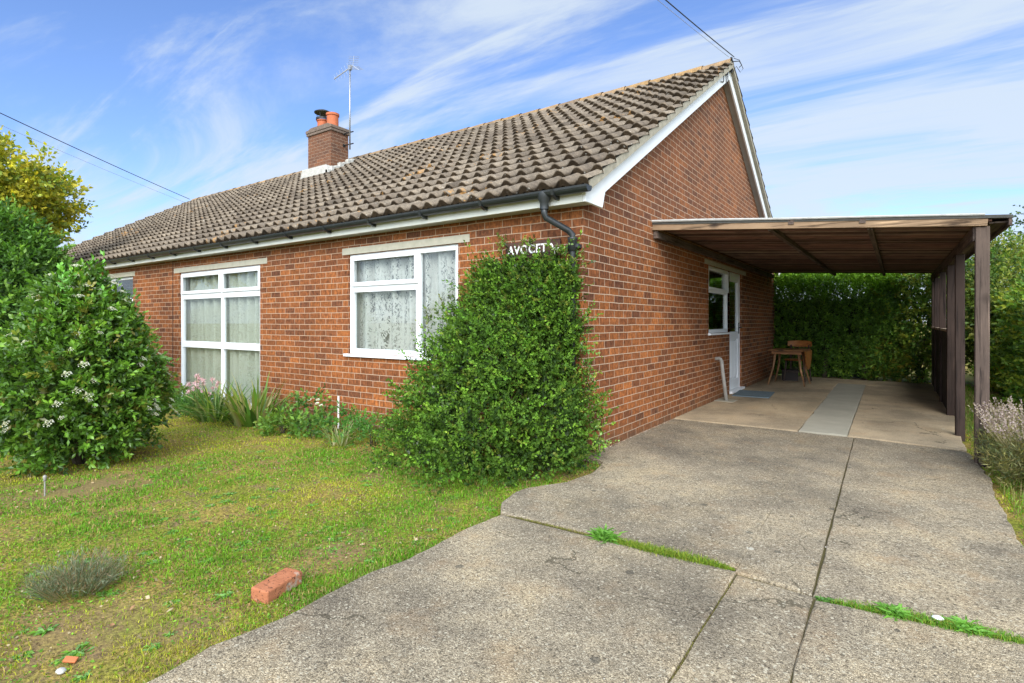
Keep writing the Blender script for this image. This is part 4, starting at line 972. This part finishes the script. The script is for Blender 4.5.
# trees beyond on the right
crown_tree('pine_tree',(8.6,17.2,-.1),(2.3,2.0,1.9),3.1,[(.05,.17,.02),(.08,.24,.03),(.11,.32,.035),(.03,.10,.015)],'bright green feathery conifer beyond the hedge at the right edge',4600,.20,.026,seed=120,tl=.30,k=16,up=.7,trunk=.16,drop=.55,lump=.2)
crown_tree('garden_tree',(9.8,25.5,-.1),(4.0,3.2,2.1),4.6,[(.06,.11,.02),(.10,.16,.03),(.15,.19,.035),(.04,.08,.018)],'broad green tree with sky gaps behind the bright conifer',3600,.15,.09,seed=140,tl=.4,k=9,trunk=.2,nb=13)
# greenhouse beyond the side hedge
gh=empty('greenhouse',(7.6,14.3,0),R(34),label='small white framed greenhouse roof showing above the side hedge',cat='greenhouse')
m=MB()
for x in np.linspace(-1.2,1.2,7):
    m.beam((x,-.9,0),(x,-.9,1.35),.04,.04,(1,0,0)); m.beam((x,-.9,1.35),(x,0,1.85),.04,.04); m.beam((x,.9,1.35),(x,0,1.85),.04,.04); m.beam((x,.9,0),(x,.9,1.35),.04,.04,(1,0,0))
for p in ((-.9,1.35),(.9,1.35),(0,1.86),(-.45,1.6)): m.beam((-1.25,p[0],p[1]),(1.25,p[0],p[1]),.05,.05)
m.build('frame',M_white,gh)
M_poly=mat_simple('dusty_glass',(.62,.66,.62),.35,.3,9,.1,spec=.5)
m=MB(); m.add([(-1.2,-.9,1.36),(1.2,-.9,1.36),(1.2,0,1.86),(-1.2,0,1.86)],[(0,1,2,3)]); m.add([(-1.2,.9,1.36),(1.2,.9,1.36),(1.2,0,1.86),(-1.2,0,1.86)],[(0,1,2,3)]); m.add([(-1.2,-.9,.1),(1.2,-.9,.1),(1.2,-.9,1.34),(-1.2,-.9,1.34)],[(0,1,2,3)]); m.add([(-1.2,.9,.1),(1.2,.9,.1),(1.2,.9,1.34),(-1.2,.9,1.34)],[(0,1,2,3)])
m.build('glazing',M_poly,gh)

# ------------------------------------------------------------------ grass
def blades(name,P,h,w,cols,lean=.6,mat=None,parent=None,**kw):
    n=len(P); a=rng.random(n)*2*pi; D=np.stack([np.cos(a),np.sin(a),np.zeros(n)],1); ln=(rng.random(n)*lean)[:,None]; S=np.stack([-np.sin(a+rng.normal(size=n)*.6),np.cos(a),np.zeros(n)],1)
    h=np.broadcast_to(h,(n,))[:,None]; w=np.broadcast_to(w,(n,))[:,None]; upv=np.array([0,0,1.])
    p1=P+upv*h*.55+D*h*ln*.35; p2=P+upv*h*(1-.35*ln)+D*h*ln*1.1
    V=np.stack([P-S*w/2,P+S*w/2,p1+S*w*.4,p1-S*w*.4,p2],1).reshape(-1,3); b=np.arange(n)*5
    F=np.concatenate([np.stack([b,b+1,b+2],1),np.stack([b,b+2,b+3],1),np.stack([b+3,b+2,b+4],1)])
    C=np.repeat(cols,5,0); C[0::5]*=.8; C[1::5]*=.8
    return np_mesh(name,V,F,mat or M_grass,parent,cols=C,**kw)
def in_lawn(x,y):
    ex=np.interp(y,[-11,-3,-1.62,-1.42,-1.2,-1.08,-.93,-.78,-.44,-.05],[.20,.21,.24,.13,.075,.09,.17,.25,.30,.22])
    left=(x<ex+.012+.018*np.sin(y*9)*np.sin(y*31)+.012*np.sin(y*53))&(y<-.03)&(x>-16)
    right=(x>2.93+.03*np.sin(y*7))&(x<9)&(y<12)
    return left,right
nb_=640000
r=np.exp(rng.uniform(math.log(1.45),math.log(15),nb_)); a=rng.uniform(R(34.9-52),R(34.9+52),nb_)
x=CAM[0]-r*np.sin(a); y=CAM[1]+r*np.cos(a); lf,rg=in_lawn(x,y)
P=np.stack([x,y,np.zeros(nb_)],1); pat=fbm(P,1.1,4,7); fine=fbm(P,6.,3,17); bare=fbm(P,2.4,4,27)
PATCH=[(-.15,-2.50,.26),(-.45,-3.62,.34),(-2.9,-2.85,.6),(-.1,-3.35,.2),(-1.2,-1.25,.3)]
pb=np.zeros(nb_)
for a_,b_,r_ in PATCH: pb=np.maximum(pb,np.clip(1.25-np.hypot(P[:,0]-a_,P[:,1]-b_)/r_,0,1))
ok=(lf|rg)&~(rng.random(nb_)<pb*.8-(fine-.5)*2.5)&~((bare>.58+.10*(rng.random(nb_)-.5))&(rng.random(nb_)<.82)); P=P[ok]; r=r[ok]; pat=pat[ok]; fine=fine[ok]; rg=rg[ok]; n=len(P)
P[:,2]=zg(P[:,0],P[:,1])-.004
gr=np.array([.12,.28,.015]); yl=np.array([.42,.41,.03]); st_=np.array([.42,.30,.11]); lime=np.array([.20,.37,.02])
t=np.clip((pat-.40)/.22+(rng.random(n)-.5)*.5,0,1)[:,None]; c=gr*(1-t)+yl*t; t2=(np.clip((fine-.52)/.15,0,1)*rng.random(n))[:,None]; c=c*(1-t2)+lime*t2
dry=(rng.random(n)<.13+.25*np.clip((pat-.55)/.1,0,1))[:,None]; c=np.where(dry,st_*(.6+.6*rng.random((n,1))),c)*(.7+.6*rng.random((n,1)))
hh=(.008+.019*rng.random(n)**1.5+.018*np.clip((.45-pat)/.1,0,1)*rng.random(n))*(1+.02*r); ww=np.clip(.0016*r*.8,.0022,.012)
blades('grass',P,hh,ww,c,1.1,kind='stuff',label='patchy short lawn grass, green to straw yellow',cat='grass')
# tiny flat moss, clover and thatch scraps between the blades
m_=90000; r2=np.exp(rng.uniform(math.log(1.45),math.log(8),m_)); a2=rng.uniform(R(34.9-50),R(34.9+50),m_); x2=CAM[0]-r2*np.sin(a2); y2=CAM[1]+r2*np.cos(a2); l2,g2=in_lawn(x2,y2); k2=(l2|g2)
x2=x2[k2];y2=y2[k2];r2=r2[k2]; P2=np.stack([x2,y2,x2*0],1); f2=fbm(P2,2.2,4,41); sel=rng.random(len(x2))<np.clip((f2-.36)*4.5,.12,1); P2=P2[sel];r2=r2[sel];f2=f2[sel]; P2[:,2]=zg(P2[:,0],P2[:,1])+.002+.010*rng.random(len(P2))
D2=rng.normal(size=(len(P2),3))*np.array([1,1,.35]); V,F=quad_arrays(P2,D2,(.006+.012*rng.random(len(P2)))*(.7+.12*r2),(.004+.006*rng.random(len(P2)))*(.7+.12*r2))
g3=palette(len(P2),[(.13,.30,.02),(.21,.40,.03),(.10,.22,.03)]); b3=palette(len(P2),[(.22,.14,.07),(.34,.24,.12),(.12,.08,.045),(.44,.36,.22)]); isb=(rng.random(len(P2))<.34+.5*np.clip((.46-f2)*6,0,1))[:,None]
np_mesh('ground_cover',V,F,M_grass,cols=np.repeat(np.where(isb,b3,g3)*(.7+.6*rng.random((len(P2),1))),4,0),kind='stuff',label='tiny moss and clover leaves with brown thatch between the grass',cat='ground cover')
# taller grass tufts at edges (drive edge, house foot, right verge)
def tuft_line(n,fx,hmin,hmax,cols,name,lab,wd=.003):
    P=fx(n); P[:,2]=zg(P[:,0],P[:,1])-.003; n=len(P)
    return blades(name,P,hmin+(hmax-hmin)*rng.random(n)**1.6,wd,palette(n,cols)*(.7+.6*rng.random((n,1))),1.0,kind='stuff',label=lab,cat='grass')
def fx_edge(n):
    y=rng.uniform(-5,-1.6,n); x=.235-np.abs(rng.normal(size=n))*.04+.012*np.sin(y*17); g=vnoise(np.stack([x*0,y,y*0],1),2.5,3)>.42; return np.stack([x,y,y*0],1)[g]
tuft_line(5200,fx_edge,.015,.055,[(.12,.24,.03),(.20,.26,.04),(.30,.25,.09)],'edge_grass','longer grass along the lawn edge beside the drive')
def fx_right(n):
    y=rng.uniform(-2.5,8,n); x=2.97+np.abs(rng.normal(size=n))*.28; return np.stack([x,y,y*0],1)
tuft_line(9000,fx_right,.03,.13,[(.10,.26,.02),(.15,.33,.03),(.30,.28,.09),(.42,.33,.15)],'verge_grass','bright rough grass along the right edge of the drive',.0045)

# broad-leaved rosette weeds
def rosette(name,loc,n,L,W,pal,lab,up=.35,grp=None,cat='weed'):
    t=empty(name,loc,random.random()*6,label=lab,cat=cat,group=grp); a=rng.random(n)*2*pi; D=np.stack([np.cos(a),np.sin(a),up*(.3+rng.random(n)*1.6)],1)
    P=np.zeros((n,3)); P[:,:2]=rng.normal(size=(n,2))*L*.25
    V,F=leaf_arrays(P,D,L*(.6+.6*rng.random(n)),W,.25,.25); np_mesh('leaves',V,F,M_leaf,t,cols=np.repeat(palette(n,pal)*(.8+.4*rng.random((n,1))),5,0)); return t
pal_w=[(.09,.24,.03),(.13,.32,.04),(.07,.18,.03)]
rosette('rosette_weed',(.97,-1.60,-.002),200,.095,.013,[(.14,.32,.04),(.19,.40,.06),(.10,.24,.03)],'bushy green weed at the left end of the mossy joint in the drive',.7)
rosette('rosette_weed',(2.56,-1.61,-.002),120,.07,.011,[(.14,.32,.04),(.19,.40,.06)],'leafy green weed in the right-hand drive joint beside the white pebble',.6)
rosette('rosette_weed',(2.33,-1.64,-.002),150,.07,.011,[(.14,.32,.04),(.19,.40,.06)],'low spreading weed left of the white pebble in the drive joint',.5)
rosette('rosette_weed',(2.07,-1.67,-.005),60,.035,.014,[(.06,.15,.03),(.10,.22,.03)],'small dark weed where the two drive joints cross',.5)
def joint_strip(x0,x1,yf,wd,n,hmax,pal,name,lab):
    x=rng.uniform(x0,x1,n); g=np.sin(pi*(x-x0)/(x1-x0))**.4; y=yf(x)+rng.normal(size=n)*wd*g; P=np.stack([x,y,np.full(n,-.006)],1)
    blades(name,P,(.006+hmax*rng.random(n)**1.3*g),.0032,palette(n,pal)*(.7+.6*rng.random((n,1))),1.1,kind='stuff',label=lab,cat='moss')
joint_strip(.95,1.67,lambda x:-1.590+.008*np.sin(x*9),.026,8200,.036,[(.14,.26,.02),(.25,.32,.03),(.10,.20,.02),(.34,.34,.05)],'joint_moss','strip of moss and fine grass along the middle drive joint')
joint_strip(.28,1.0,lambda x:-1.59,.006,900,.012,[(.22,.24,.04),(.30,.24,.10)],'joint_moss','thin dry moss in the left part of the drive joint')
joint_strip(2.05,2.92,lambda x:-1.665+.09*(x-2.05),.022,7200,.032,[(.10,.26,.02),(.16,.34,.03),(.30,.30,.05)],'joint_moss','bright green grass strip along the right-hand drive joint')
x=rng.normal(size=900)*.008+1.695; yy_=rng.uniform(-2.6,-1.7,900)
blades('joint_moss',np.stack([x,yy_,np.full(900,-.008)],1),.004+.01*rng.random(900),.003,palette(900,[(.28,.26,.06),(.20,.20,.04),(.3,.22,.12)]),1.1,kind='stuff',label='sparse yellow moss in the long joint running to the viewer',cat='moss')
# plantain weeds on the lawn (countable rosettes)
wl=[(-.55,-2.35),(-.2,-2.55),(-.75,-2.75),(-1.3,-2.9),(-.35,-3.3),(-.05,-3.5),(-.9,-3.15),(-1.6,-2.4),(.08,-2.2),(-.5,-1.7),(-1.0,-2.1),(-2.2,-3.1),(-.62,-3.75),(-.25,-3.72),(-1.05,-3.6),(-2.0,-1.6),(.05,-1.8),(-.3,-1.45),(-1.2,-3.35),(-.15,-3.05),(-1.9,-2.8),(-.7,-3.45)]
rs=random.Random(5)
wl+=[(rs.uniform(-1.6,.1),rs.uniform(-3.9,-2.3)) for _ in range(46)]+[(rs.uniform(-3,.1),rs.uniform(-2.6,-1.3)) for _ in range(26)]
wr=None
for i,(x,y) in enumerate(wl):
    z=float(zg(x,y)[0])
    if wr is None: wr=rosette('lawn_weed',(x,y,z),22,.042,.011,[(.13,.30,.03),(.19,.38,.045),(.16,.30,.08)],'small flat green rosette weed in the short lawn',.25,grp='rosette weeds in the lawn')
    else: copy_tree(wr,None,(x,y,z),random.random()*6,random.uniform(.5,1.25))

# fallen leaves, twigs and grit
n=700; rr=np.exp(rng.uniform(math.log(1.6),math.log(7),n)); a=rng.uniform(R(-5),R(86),n); x=CAM[0]-rr*np.sin(a); y=CAM[1]+rr*np.cos(a); lf,rg=in_lawn(x,y); k=lf
x=x[k];y=y[k];n=len(x); P=np.stack([x,y,zg(x,y)+.012],1); D=norm(np.stack([rng.normal(size=n),rng.normal(size=n),rng.normal(size=n)*.15],1))
V,F=leaf_arrays(P,D,.012+.03*rng.random(n)**2,.008+.018*rng.random(n)**2,.3); np_mesh('leaf_litter',V,F,M_deb,cols=np.repeat(palette(n,[(.30,.17,.08),(.36,.25,.13),(.20,.10,.05),(.40,.32,.20)]),5,0),kind='stuff',label='dry brown fallen leaves scattered over the lawn',cat='fallen leaves')
def grit(n,fx,name,lab,s0,s1,pal):
    P=fx(n); n=len(P); s=(s0+(s1-s0)*rng.random(n)**2)
    base=np.array([(1,0,0),(0,1,0),(-1,0,0),(0,-1,0),(0,0,.7),(0,0,-.7)],float); V=(P[:,None,:]+base[None]*s[:,None,None]*(.6+.8*rng.random((n,6,1)))).reshape(-1,3); b=(np.arange(n)*6)[:,None]
    f=np.array([(0,1,4),(1,2,4),(2,3,4),(3,0,4),(1,0,5),(2,1,5),(3,2,5),(0,3,5)]); F=(b[:,:,None]+f[None]).reshape(-1,3)
    np_mesh(name,V,F,M_deb,cols=np.repeat(palette(n,pal),6,0),kind='stuff',label=lab,cat='grit')
def fx_wall(n):
    y=rng.uniform(-.1,4.0,n); x=.012+np.abs(rng.normal(size=n))*.05*np.exp(-y*.35); return np.stack([x,y,np.full(n,.004)],1)
grit(1100,fx_wall,'wall_foot_debris','crumbled mortar and grit at the foot of the gable wall',.003,.014,[(.22,.17,.11),(.35,.22,.14),(.16,.12,.07),(.45,.38,.30)])
def fx_drv(n):
    x=rng.uniform(.25,2.9,n); y=rng.uniform(-4,2.3,n); return np.stack([x,y,np.full(n,.006)],1)
grit(700,fx_drv,'loose_grit','scattered loose grit on the concrete drive',.0015,.006,[(.10,.08,.06),(.40,.36,.30),(.2,.16,.11)])
def pebble(loc,r,mat,lab,name='pebble',cat='stone'):
    m=MB(); m.lathe((0,0,0),[(.001,.42*r),(.45*r,.38*r),(.85*r,.18*r),(r,0),(.8*r,-.2*r)],12); o=m.build(name,mat,None,smooth=True,label=lab,cat=cat); o.location=loc; o.scale=(1,.75,1); return o
pebble((2.47,-1.60,.012),.022,M_white,'white pebble lying in the weedy drive joint on the right')
M_bits=mat_simple('terracotta_shard',(.50,.16,.06),.8,.2,30,.3)
o=MB().box((-.022,-.012,0),(.022,.012,.01)).build('pot_shard',M_bits,None,bevel=.003,label='small orange terracotta shard in the near lawn',cat='shard'); o.location=(-.20,-3.72,float(zg(-.20,-3.72)[0])+.01); o.rotation_euler=(.3,.2,.8)
o=pebble((-.16,-3.76,float(zg(-.16,-3.76)[0])+.008),.022,M_flash,'pale flat stone beside the orange shard in the near lawn')

# lavender-like dry clump at lower left
def stalks(name,base,n,h,spread,pal,r=.0016,parent=None,lean=.5,mat=None,**kw):
    P=np.zeros((n,3)); a=rng.random(n)*2*pi; q=np.sqrt(rng.random(n))*spread; P[:,0]=q*np.cos(a); P[:,1]=q*np.sin(a)
    D=norm(np.stack([np.cos(a)*lean*(q/spread+.2),np.sin(a)*lean*(q/spread+.2),np.ones(n)],1)+rng.normal(size=(n,3))*.18); hh=h*(.55+.55*rng.random(n))
    V,F=quad_arrays(P,D,hh,r*2.5); o=np_mesh(name,V,F,mat or M_leaf,parent,cols=np.repeat(palette(n,pal),4,0),**kw); return P+D*hh[:,None],D
cx,cy=-.86,-3.50; cz=float(zg(cx,cy)[0])
lc=empty('grey_herb_clump',(cx,cy,cz),label='low spiky grey-green herb clump with dry stalks in the near lawn',cat='plant')
tips,D=stalks('stems',None,600,.17,.11,[(.12,.16,.09),(.20,.24,.15),(.26,.17,.09),(.08,.11,.05)],.0010,lc,1.0)
n=2600; i=rng.integers(0,len(tips),n); P=tips[i]*(.35+.65*rng.random((n,1))); Dd=D[i]*.6+rng.normal(size=(n,3))*.5+np.array([0,0,.4])
V,F=quad_arrays(P,Dd,.028,.0035); np_mesh('needles',V,F,M_leaf,lc,cols=np.repeat(palette(n,[(.14,.17,.09),(.22,.25,.16),(.10,.13,.05),(.28,.19,.10)]),4,0))
tips,D=stalks('dry_stalks',None,70,.20,.13,[(.36,.27,.17),(.26,.17,.11)],.0010,lc,1.2)
# lavender on the right
lav=empty('lavender',(3.18,1.25,-.02),label='large lavender clump with faded spikes beside the nearest carport post',cat='lavender')
for bx,by,q in ((0,0,.92),(.0,.42,1.0),(.22,-.35,.82),(.45,.25,1.1)):
    P,N=lumpy(620,(bx,by,.16*q),(.27,.30,.24*q),.2,2.4,int(bx*100)+160,-.6,.5)
    twigs('foliage',P,N,lav,M_leaf,[(.14,.15,.06),(.22,.21,.07),(.09,.12,.05),(.30,.25,.10)],tl=.10,k=9,L=.045,W=.006,up=1.,out=.5,quad=True)
PT=[];DT=[]
for bx,by,q in ((0,0,.92),(.0,.42,1.0),(.22,-.35,.82),(.45,.25,1.1)):
    n=300; a=rng.random(n)*2*pi; s=np.sqrt(rng.random(n)); D=norm(np.stack([np.cos(a)*s*.75,np.sin(a)*s*.75,np.ones(n)],1)); P=np.stack([bx+.14*s*np.cos(a),by+.14*s*np.sin(a),np.full(n,.22*q)],1)
    L_=(.22+.17*rng.random(n))*q; PT.append(P+D*L_[:,None]); DT.append(D); 
    V,F=quad_arrays(P,D,L_*1.02,.004); np_mesh('flower_stalks',V,F,M_leaf,lav,cols=np.repeat(palette(n,[(.28,.25,.12),(.36,.30,.18)]),4,0))
PT=np.concatenate(PT);DT=np.concatenate(DT); k_=9; i=np.repeat(np.arange(len(PT)),k_); tt=np.tile(np.linspace(-.05,.03,k_),len(PT)); P=PT[i]+DT[i]*tt[:,None]; Dd=DT[i]*.8+rng.normal(size=(len(i),3))*.6
V,F=quad_arrays(P,Dd,.016,.011); np_mesh('flower_spikes',V,F,M_petal,lav,cols=np.repeat(palette(len(i),[(.36,.28,.27),(.26,.19,.19),(.44,.36,.30),(.30,.24,.15)]),4,0),kind='stuff')

# ------------------------------------------------------------------ flower bed
def strap_plant(name,loc,n,L,W,pal,lab,spread=.12,droop=1.,grp=None):
    t=empty(name,loc,label=lab,cat='plant',group=grp); V=[];F=[];C=[]
    for i in range(n):
        a=random.random()*2*pi; b=np.array([cos(a),sin(a),0])*spread*random.random()**.5; out=np.array([cos(a+random.gauss(0,.4)),sin(a+random.gauss(0,.4)),0]); l=L*random.uniform(.6,1.15); w=W*random.uniform(.7,1.2)
        el=random.uniform(.55,1.35); p=b.copy(); d=np.array([out[0]*cos(el),out[1]*cos(el),sin(el)]); s=np.array([-out[1],out[0],0]); c=palette(1,pal)[0]*random.uniform(.7,1.3)
        base=len(V); K=7
        for j in range(K):
            q=w*(1-(j/(K-1))**2.2)*.5+.0005; V+= [p-s*q,p+s*q]; C+=[c,c]
            p=p+d*l/K; d=d+np.array([0,0,-1])*droop*.30*(j/K+.25); d=d/np.linalg.norm(d)
            if p[2]<.005: p[2]=.005
        for j in range(K-1): F.append((base+2*j,base+2*j+1,base+2*j+3,base+2*j+2))
    np_mesh('leaves',np.array(V),np.array(F),M_leaf,t,cols=np.array(C),smooth=True); return t
zl=lambda x,y: float(zg(x,y)[0])
pal_s=[(.10,.22,.03),(.16,.28,.04),(.28,.32,.06),(.07,.15,.025),(.38,.33,.15)]
strap_plant('strap_leaved_plant',(-4.45,-.55,zl(-4.45,-.55)),170,.74,.036,pal_s,'big clump of arching strap leaves below the tall window, right end',.26,1.1)
strap_plant('strap_leaved_plant',(-5.15,-.65,zl(-5.15,-.65)),120,.66,.034,pal_s,'clump of strap leaves beside the pink flowers under the tall window',.22,1.)
strap_plant('strap_leaved_plant',(-2.45,-.75,zl(-2.45,-.75)),70,.30,.014,[(.13,.22,.04),(.40,.36,.20),(.20,.25,.05)],'small tuft with pale dry strap leaves left of the climber',.12,1.)
nf=empty('pink_nerine',(-5.85,-.55,zl(-5.85,-.55)),label='pink flowering clump on thin stalks under the left window',cat='flower')
tips=[]; m=MB()
for i in range(17):
    a=random.random()*6.3; q=random.random()**.5*.30; h=random.uniform(.28,.58); b=Vector((q*cos(a),q*sin(a)*.6,0)); tp=b+Vector((random.gauss(0,.05),random.gauss(0,.04),h)); m.tube([b,b.lerp(tp,.5),tp],.004,5); tips.append(tp)
m.build('stalks',mat_simple('green_stalk',(.14,.18,.05),.6),nf)
for tp in tips:
    n=26; D=norm(rng.normal(size=(n,3))+np.array([0,0,.4])); P=np.tile(np.array(tp),(n,1)); V,F=quad_arrays(P,D,.055*(.6+.6*rng.random(n)),.014); np_mesh('flower_head',V,F,M_petal,nf,cols=np.repeat(palette(n,[(.74,.46,.54),(.82,.62,.66),(.62,.34,.42)]),4,0))
P,N=lumpy(260,(0,0,.10),(.42,.22,.14),.2,2,180,-.5,.6); twigs('foliage',P,N,nf,M_leaf,[(.06,.15,.03),(.10,.22,.04)],tl=.1,k=8,L=.06,W=.02,quad=True)
def bushlet(name,loc,rad,pal,lab,n,L,W,seed,flowers=0,tl=.1,cat='plant'):
    t=empty(name,(loc[0],loc[1],zl(*loc)),label=lab,cat=cat); P,N=lumpy(n,(0,0,rad[2]*.7),rad,.35,2.4,seed,-.7,.7); twigs('foliage',P,N,t,M_leaf,pal,tl=tl,k=8,L=L,W=W,quad=True,bright=.5)
    stems('stem',(0,0,-.02),[(random.gauss(0,rad[0]*.4),random.gauss(0,rad[1]*.4),rad[2]*random.uniform(.6,1.1)) for _ in range(6)],.006,t)
    for i in range(flowers):
        k=12; a=np.arange(k)/k*2*pi; tp=np.array([random.gauss(0,rad[0]*.55),-rad[1]*.3+random.gauss(0,rad[1]*.3),rad[2]*random.uniform(1.2,1.75)]); D=np.stack([np.cos(a),np.sin(a)*.6-.3,.35+np.abs(np.sin(a))*.3],1); V,F=quad_arrays(np.tile(tp,(k,1)),D,.034,.026); np_mesh('flower_head',V,F,M_petal,t,cols=np.repeat(palette(k,[(.80,.80,.76),(.75,.74,.62)]),4,0))
    return t
pal_b=[(.08,.19,.03),(.13,.28,.04),(.05,.12,.025),(.18,.26,.05)]
bushlet('flowering_plant',(-3.55,-.35),(.26,.2,.24),pal_b,'open leafy plant with white flowers against the brick wall',55,.05,.03,190,5,.14)
bushlet('bedding_plant',(-3.1,-.62),(.28,.22,.12),pal_b,'low leafy plant in front of the white stake',80,.05,.028,195)
bushlet('bedding_plant',(-3.55,-.72),(.26,.2,.12),[(.10,.20,.03),(.16,.26,.04)],'low pale green leafy plant at the lawn edge of the bed',110,.045,.026,197)
bushlet('bedding_plant',(-2.75,-.45),(.30,.24,.15),[(.06,.17,.03),(.09,.22,.03)],'bright leafy plant between the stake and the climber',95,.045,.024,199)
bushlet('bedding_plant',(-2.15,-.60),(.28,.24,.17),[(.06,.17,.03),(.09,.22,.03)],'feathery green plant touching the left foot of the climber',170,.03,.012,201)
bushlet('bedding_plant',(-6.6,-.45),(.45,.2,.16),[(.07,.14,.03),(.14,.20,.04)],'low dull green plant beneath the window beside the big shrub',140,.05,.025,203)
o=MB().tube([(0,0,-.05),(0.0,0,.34)],.011,8).build('plant_stake',M_white,None,label='thin white plant stake standing in the flower bed',cat='stake'); o.location=(-3.2,-.20,zl(-3.2,-.20)+.06); o.rotation_euler=(R(-4),R(-5),0)
# peg by the shrub
pg=empty('garden_light_peg',(-2.90,-3.08,zl(-2.9,-3.08)),label='short thin peg with knobbed top in front of the flowering shrub',cat='peg')
MB().tube([(0,0,-.05),(0,0,.13)],.005,6).build('spike',M_pipe,pg); MB().lathe((0,0,.13),[(.0,.03),(.010,.025),(.013,.012),(.009,0),(.012,-.012),(.0,-.014)],10).build('knob',M_pipe,pg,smooth=True)

# ------------------------------------------------------------------ world, sun, camera
SUN_AZ=R(25)   # direction towards the sun measured from -y, positive towards +x
sd=Vector((sin(SUN_AZ),-cos(SUN_AZ),0)); 
elev=R(33)
sund=Vector((sd.x*cos(elev),sd.y*cos(elev),sin(elev))).normalized()
w=bpy.data.worlds.new('World'); sc.world=w; w.use_nodes=True; nt=w.node_tree; nt.nodes.clear()
T=NT.__new__(NT); T.t=nt
sky=T.n('TexSky',{'sky_type':'NISHITA','sun_disc':False,'sun_elevation':elev,'sun_rotation':math.atan2(sund.x,sund.y),'air_density':1.0,'dust_density':.6,'ozone_density':2.0})
tc=T.n('TexCoord').outputs['Generated']; sp=T.n('SeparateXYZ',Vector=tc)
zz=T.math('ADD',T.math('MAXIMUM',sp.outputs[2],0.),.16)
pv=T.n('CombineXYZ',X=T.math('DIVIDE',sp.outputs[0],zz),Y=T.math('DIVIDE',sp.outputs[1],zz),Z=0.).outputs[0]
m1=T.n('Mapping',Vector=pv,Rotation=(0,0,R(20)),Scale=(.55,1.5,1),Location=(.4,1.1,0)).outputs[0]
c1=T.n('MapRange',Value=T.noise(m1,1.25,9,.62,.8),From_Min=.25,From_Max=.72).outputs[0]
c2=T.noise(T.n('Mapping',Vector=pv,Rotation=(0,0,R(-25)),Scale=(.8,1.2,1),Location=(4.2,2.6,0)).outputs[0],.55,4,.5,.3)
# more cloud to the right of the view
side=T.n('VectorMath',{'operation':'DOT_PRODUCT'},i0=tc,i1=(cos(yaw)*.9+sin(yaw)*-.2,sin(yaw)*.9+cos(yaw)*.2,0)).outputs['Value']
lowz=T.n('MapRange',Value=sp.outputs[2],From_Min=.42,From_Max=.02).outputs[0]
sdot=T.math('MAXIMUM',T.n('VectorMath',{'operation':'DOT_PRODUCT'},i0=tc,i1=tuple(sund)).outputs['Value'],0.)
s_=T.math('ADD',T.math('MULTIPLY',c1,.62),T.math('MULTIPLY',c2,.38)); s_=T.math('ADD',s_,T.math('MULTIPLY',side,.11)); s_=T.math('ADD',s_,T.math('MULTIPLY',lowz,.20))
s_=T.math('ADD',s_,T.math('MULTIPLY',sdot,.30))
m3=T.n('Mapping',Vector=pv,Rotation=(0,0,R(14)),Scale=(.35,2.6,1),Location=(1.4,.3,0)).outputs[0]
stk=T.n('MapRange',{'interpolation_type':'SMOOTHSTEP'},Value=T.noise(m3,1.3,8,.6,1.2),From_Min=.50,From_Max=.74).outputs[0]
s_=T.math('ADD',s_,T.math('MULTIPLY',stk,.26))
cf=T.n('MapRange',{'interpolation_type':'SMOOTHSTEP'},Value=s_,From_Min=.44,From_Max=.82).outputs[0]
skyc=T.mix(1.,sky.outputs[0],(.80,.90,1.16),'MULTIPLY')
glow=T.n('VectorMath',{'operation':'SCALE'},i0=(3.75,4.3,4.9),Scale=T.math('MULTIPLY_ADD',sdot,4.2,.92)).outputs[0]  # sky glow towards the sun, added behind the viewer to brighten the carport
cfin=T.mix(T.math('MULTIPLY',cf,.88),skyc,glow)
bg=T.n('Background',Color=cfin,Strength=.115); wo=nt.nodes.new('ShaderNodeOutputWorld'); nt.links.new(bg.outputs[0],wo.inputs[0])
ld=bpy.data.lights.new('sun','SUN'); ld.energy=1.8; ld.angle=R(34); ld.color=(1,.94,.85); lo=bpy.data.objects.new('sun',ld); col.objects.link(lo)
lo.rotation_euler=(-sund).to_track_quat('-Z','Y').to_euler(); lo.location=(0,-10,20)
cd=bpy.data.cameras.new('camera'); co=bpy.data.objects.new('camera',cd); col.objects.link(co); sc.camera=co
cd.sensor_width=36; cd.lens=FPX/1024*36; cd.shift_y=-(341.5-HYP)/1024; cd.clip_end=2000; cd.clip_start=.05
co.location=tuple(CAM); co.rotation_euler=(pi/2,0,yaw)
vs=sc.view_settings; vs.view_transform='Standard'; vs.look='None'; vs.exposure=.88; vs.gamma=1
sc.cycles.max_bounces=8; sc.cycles.transparent_max_bounces=12; sc.cycles.use_denoising=True
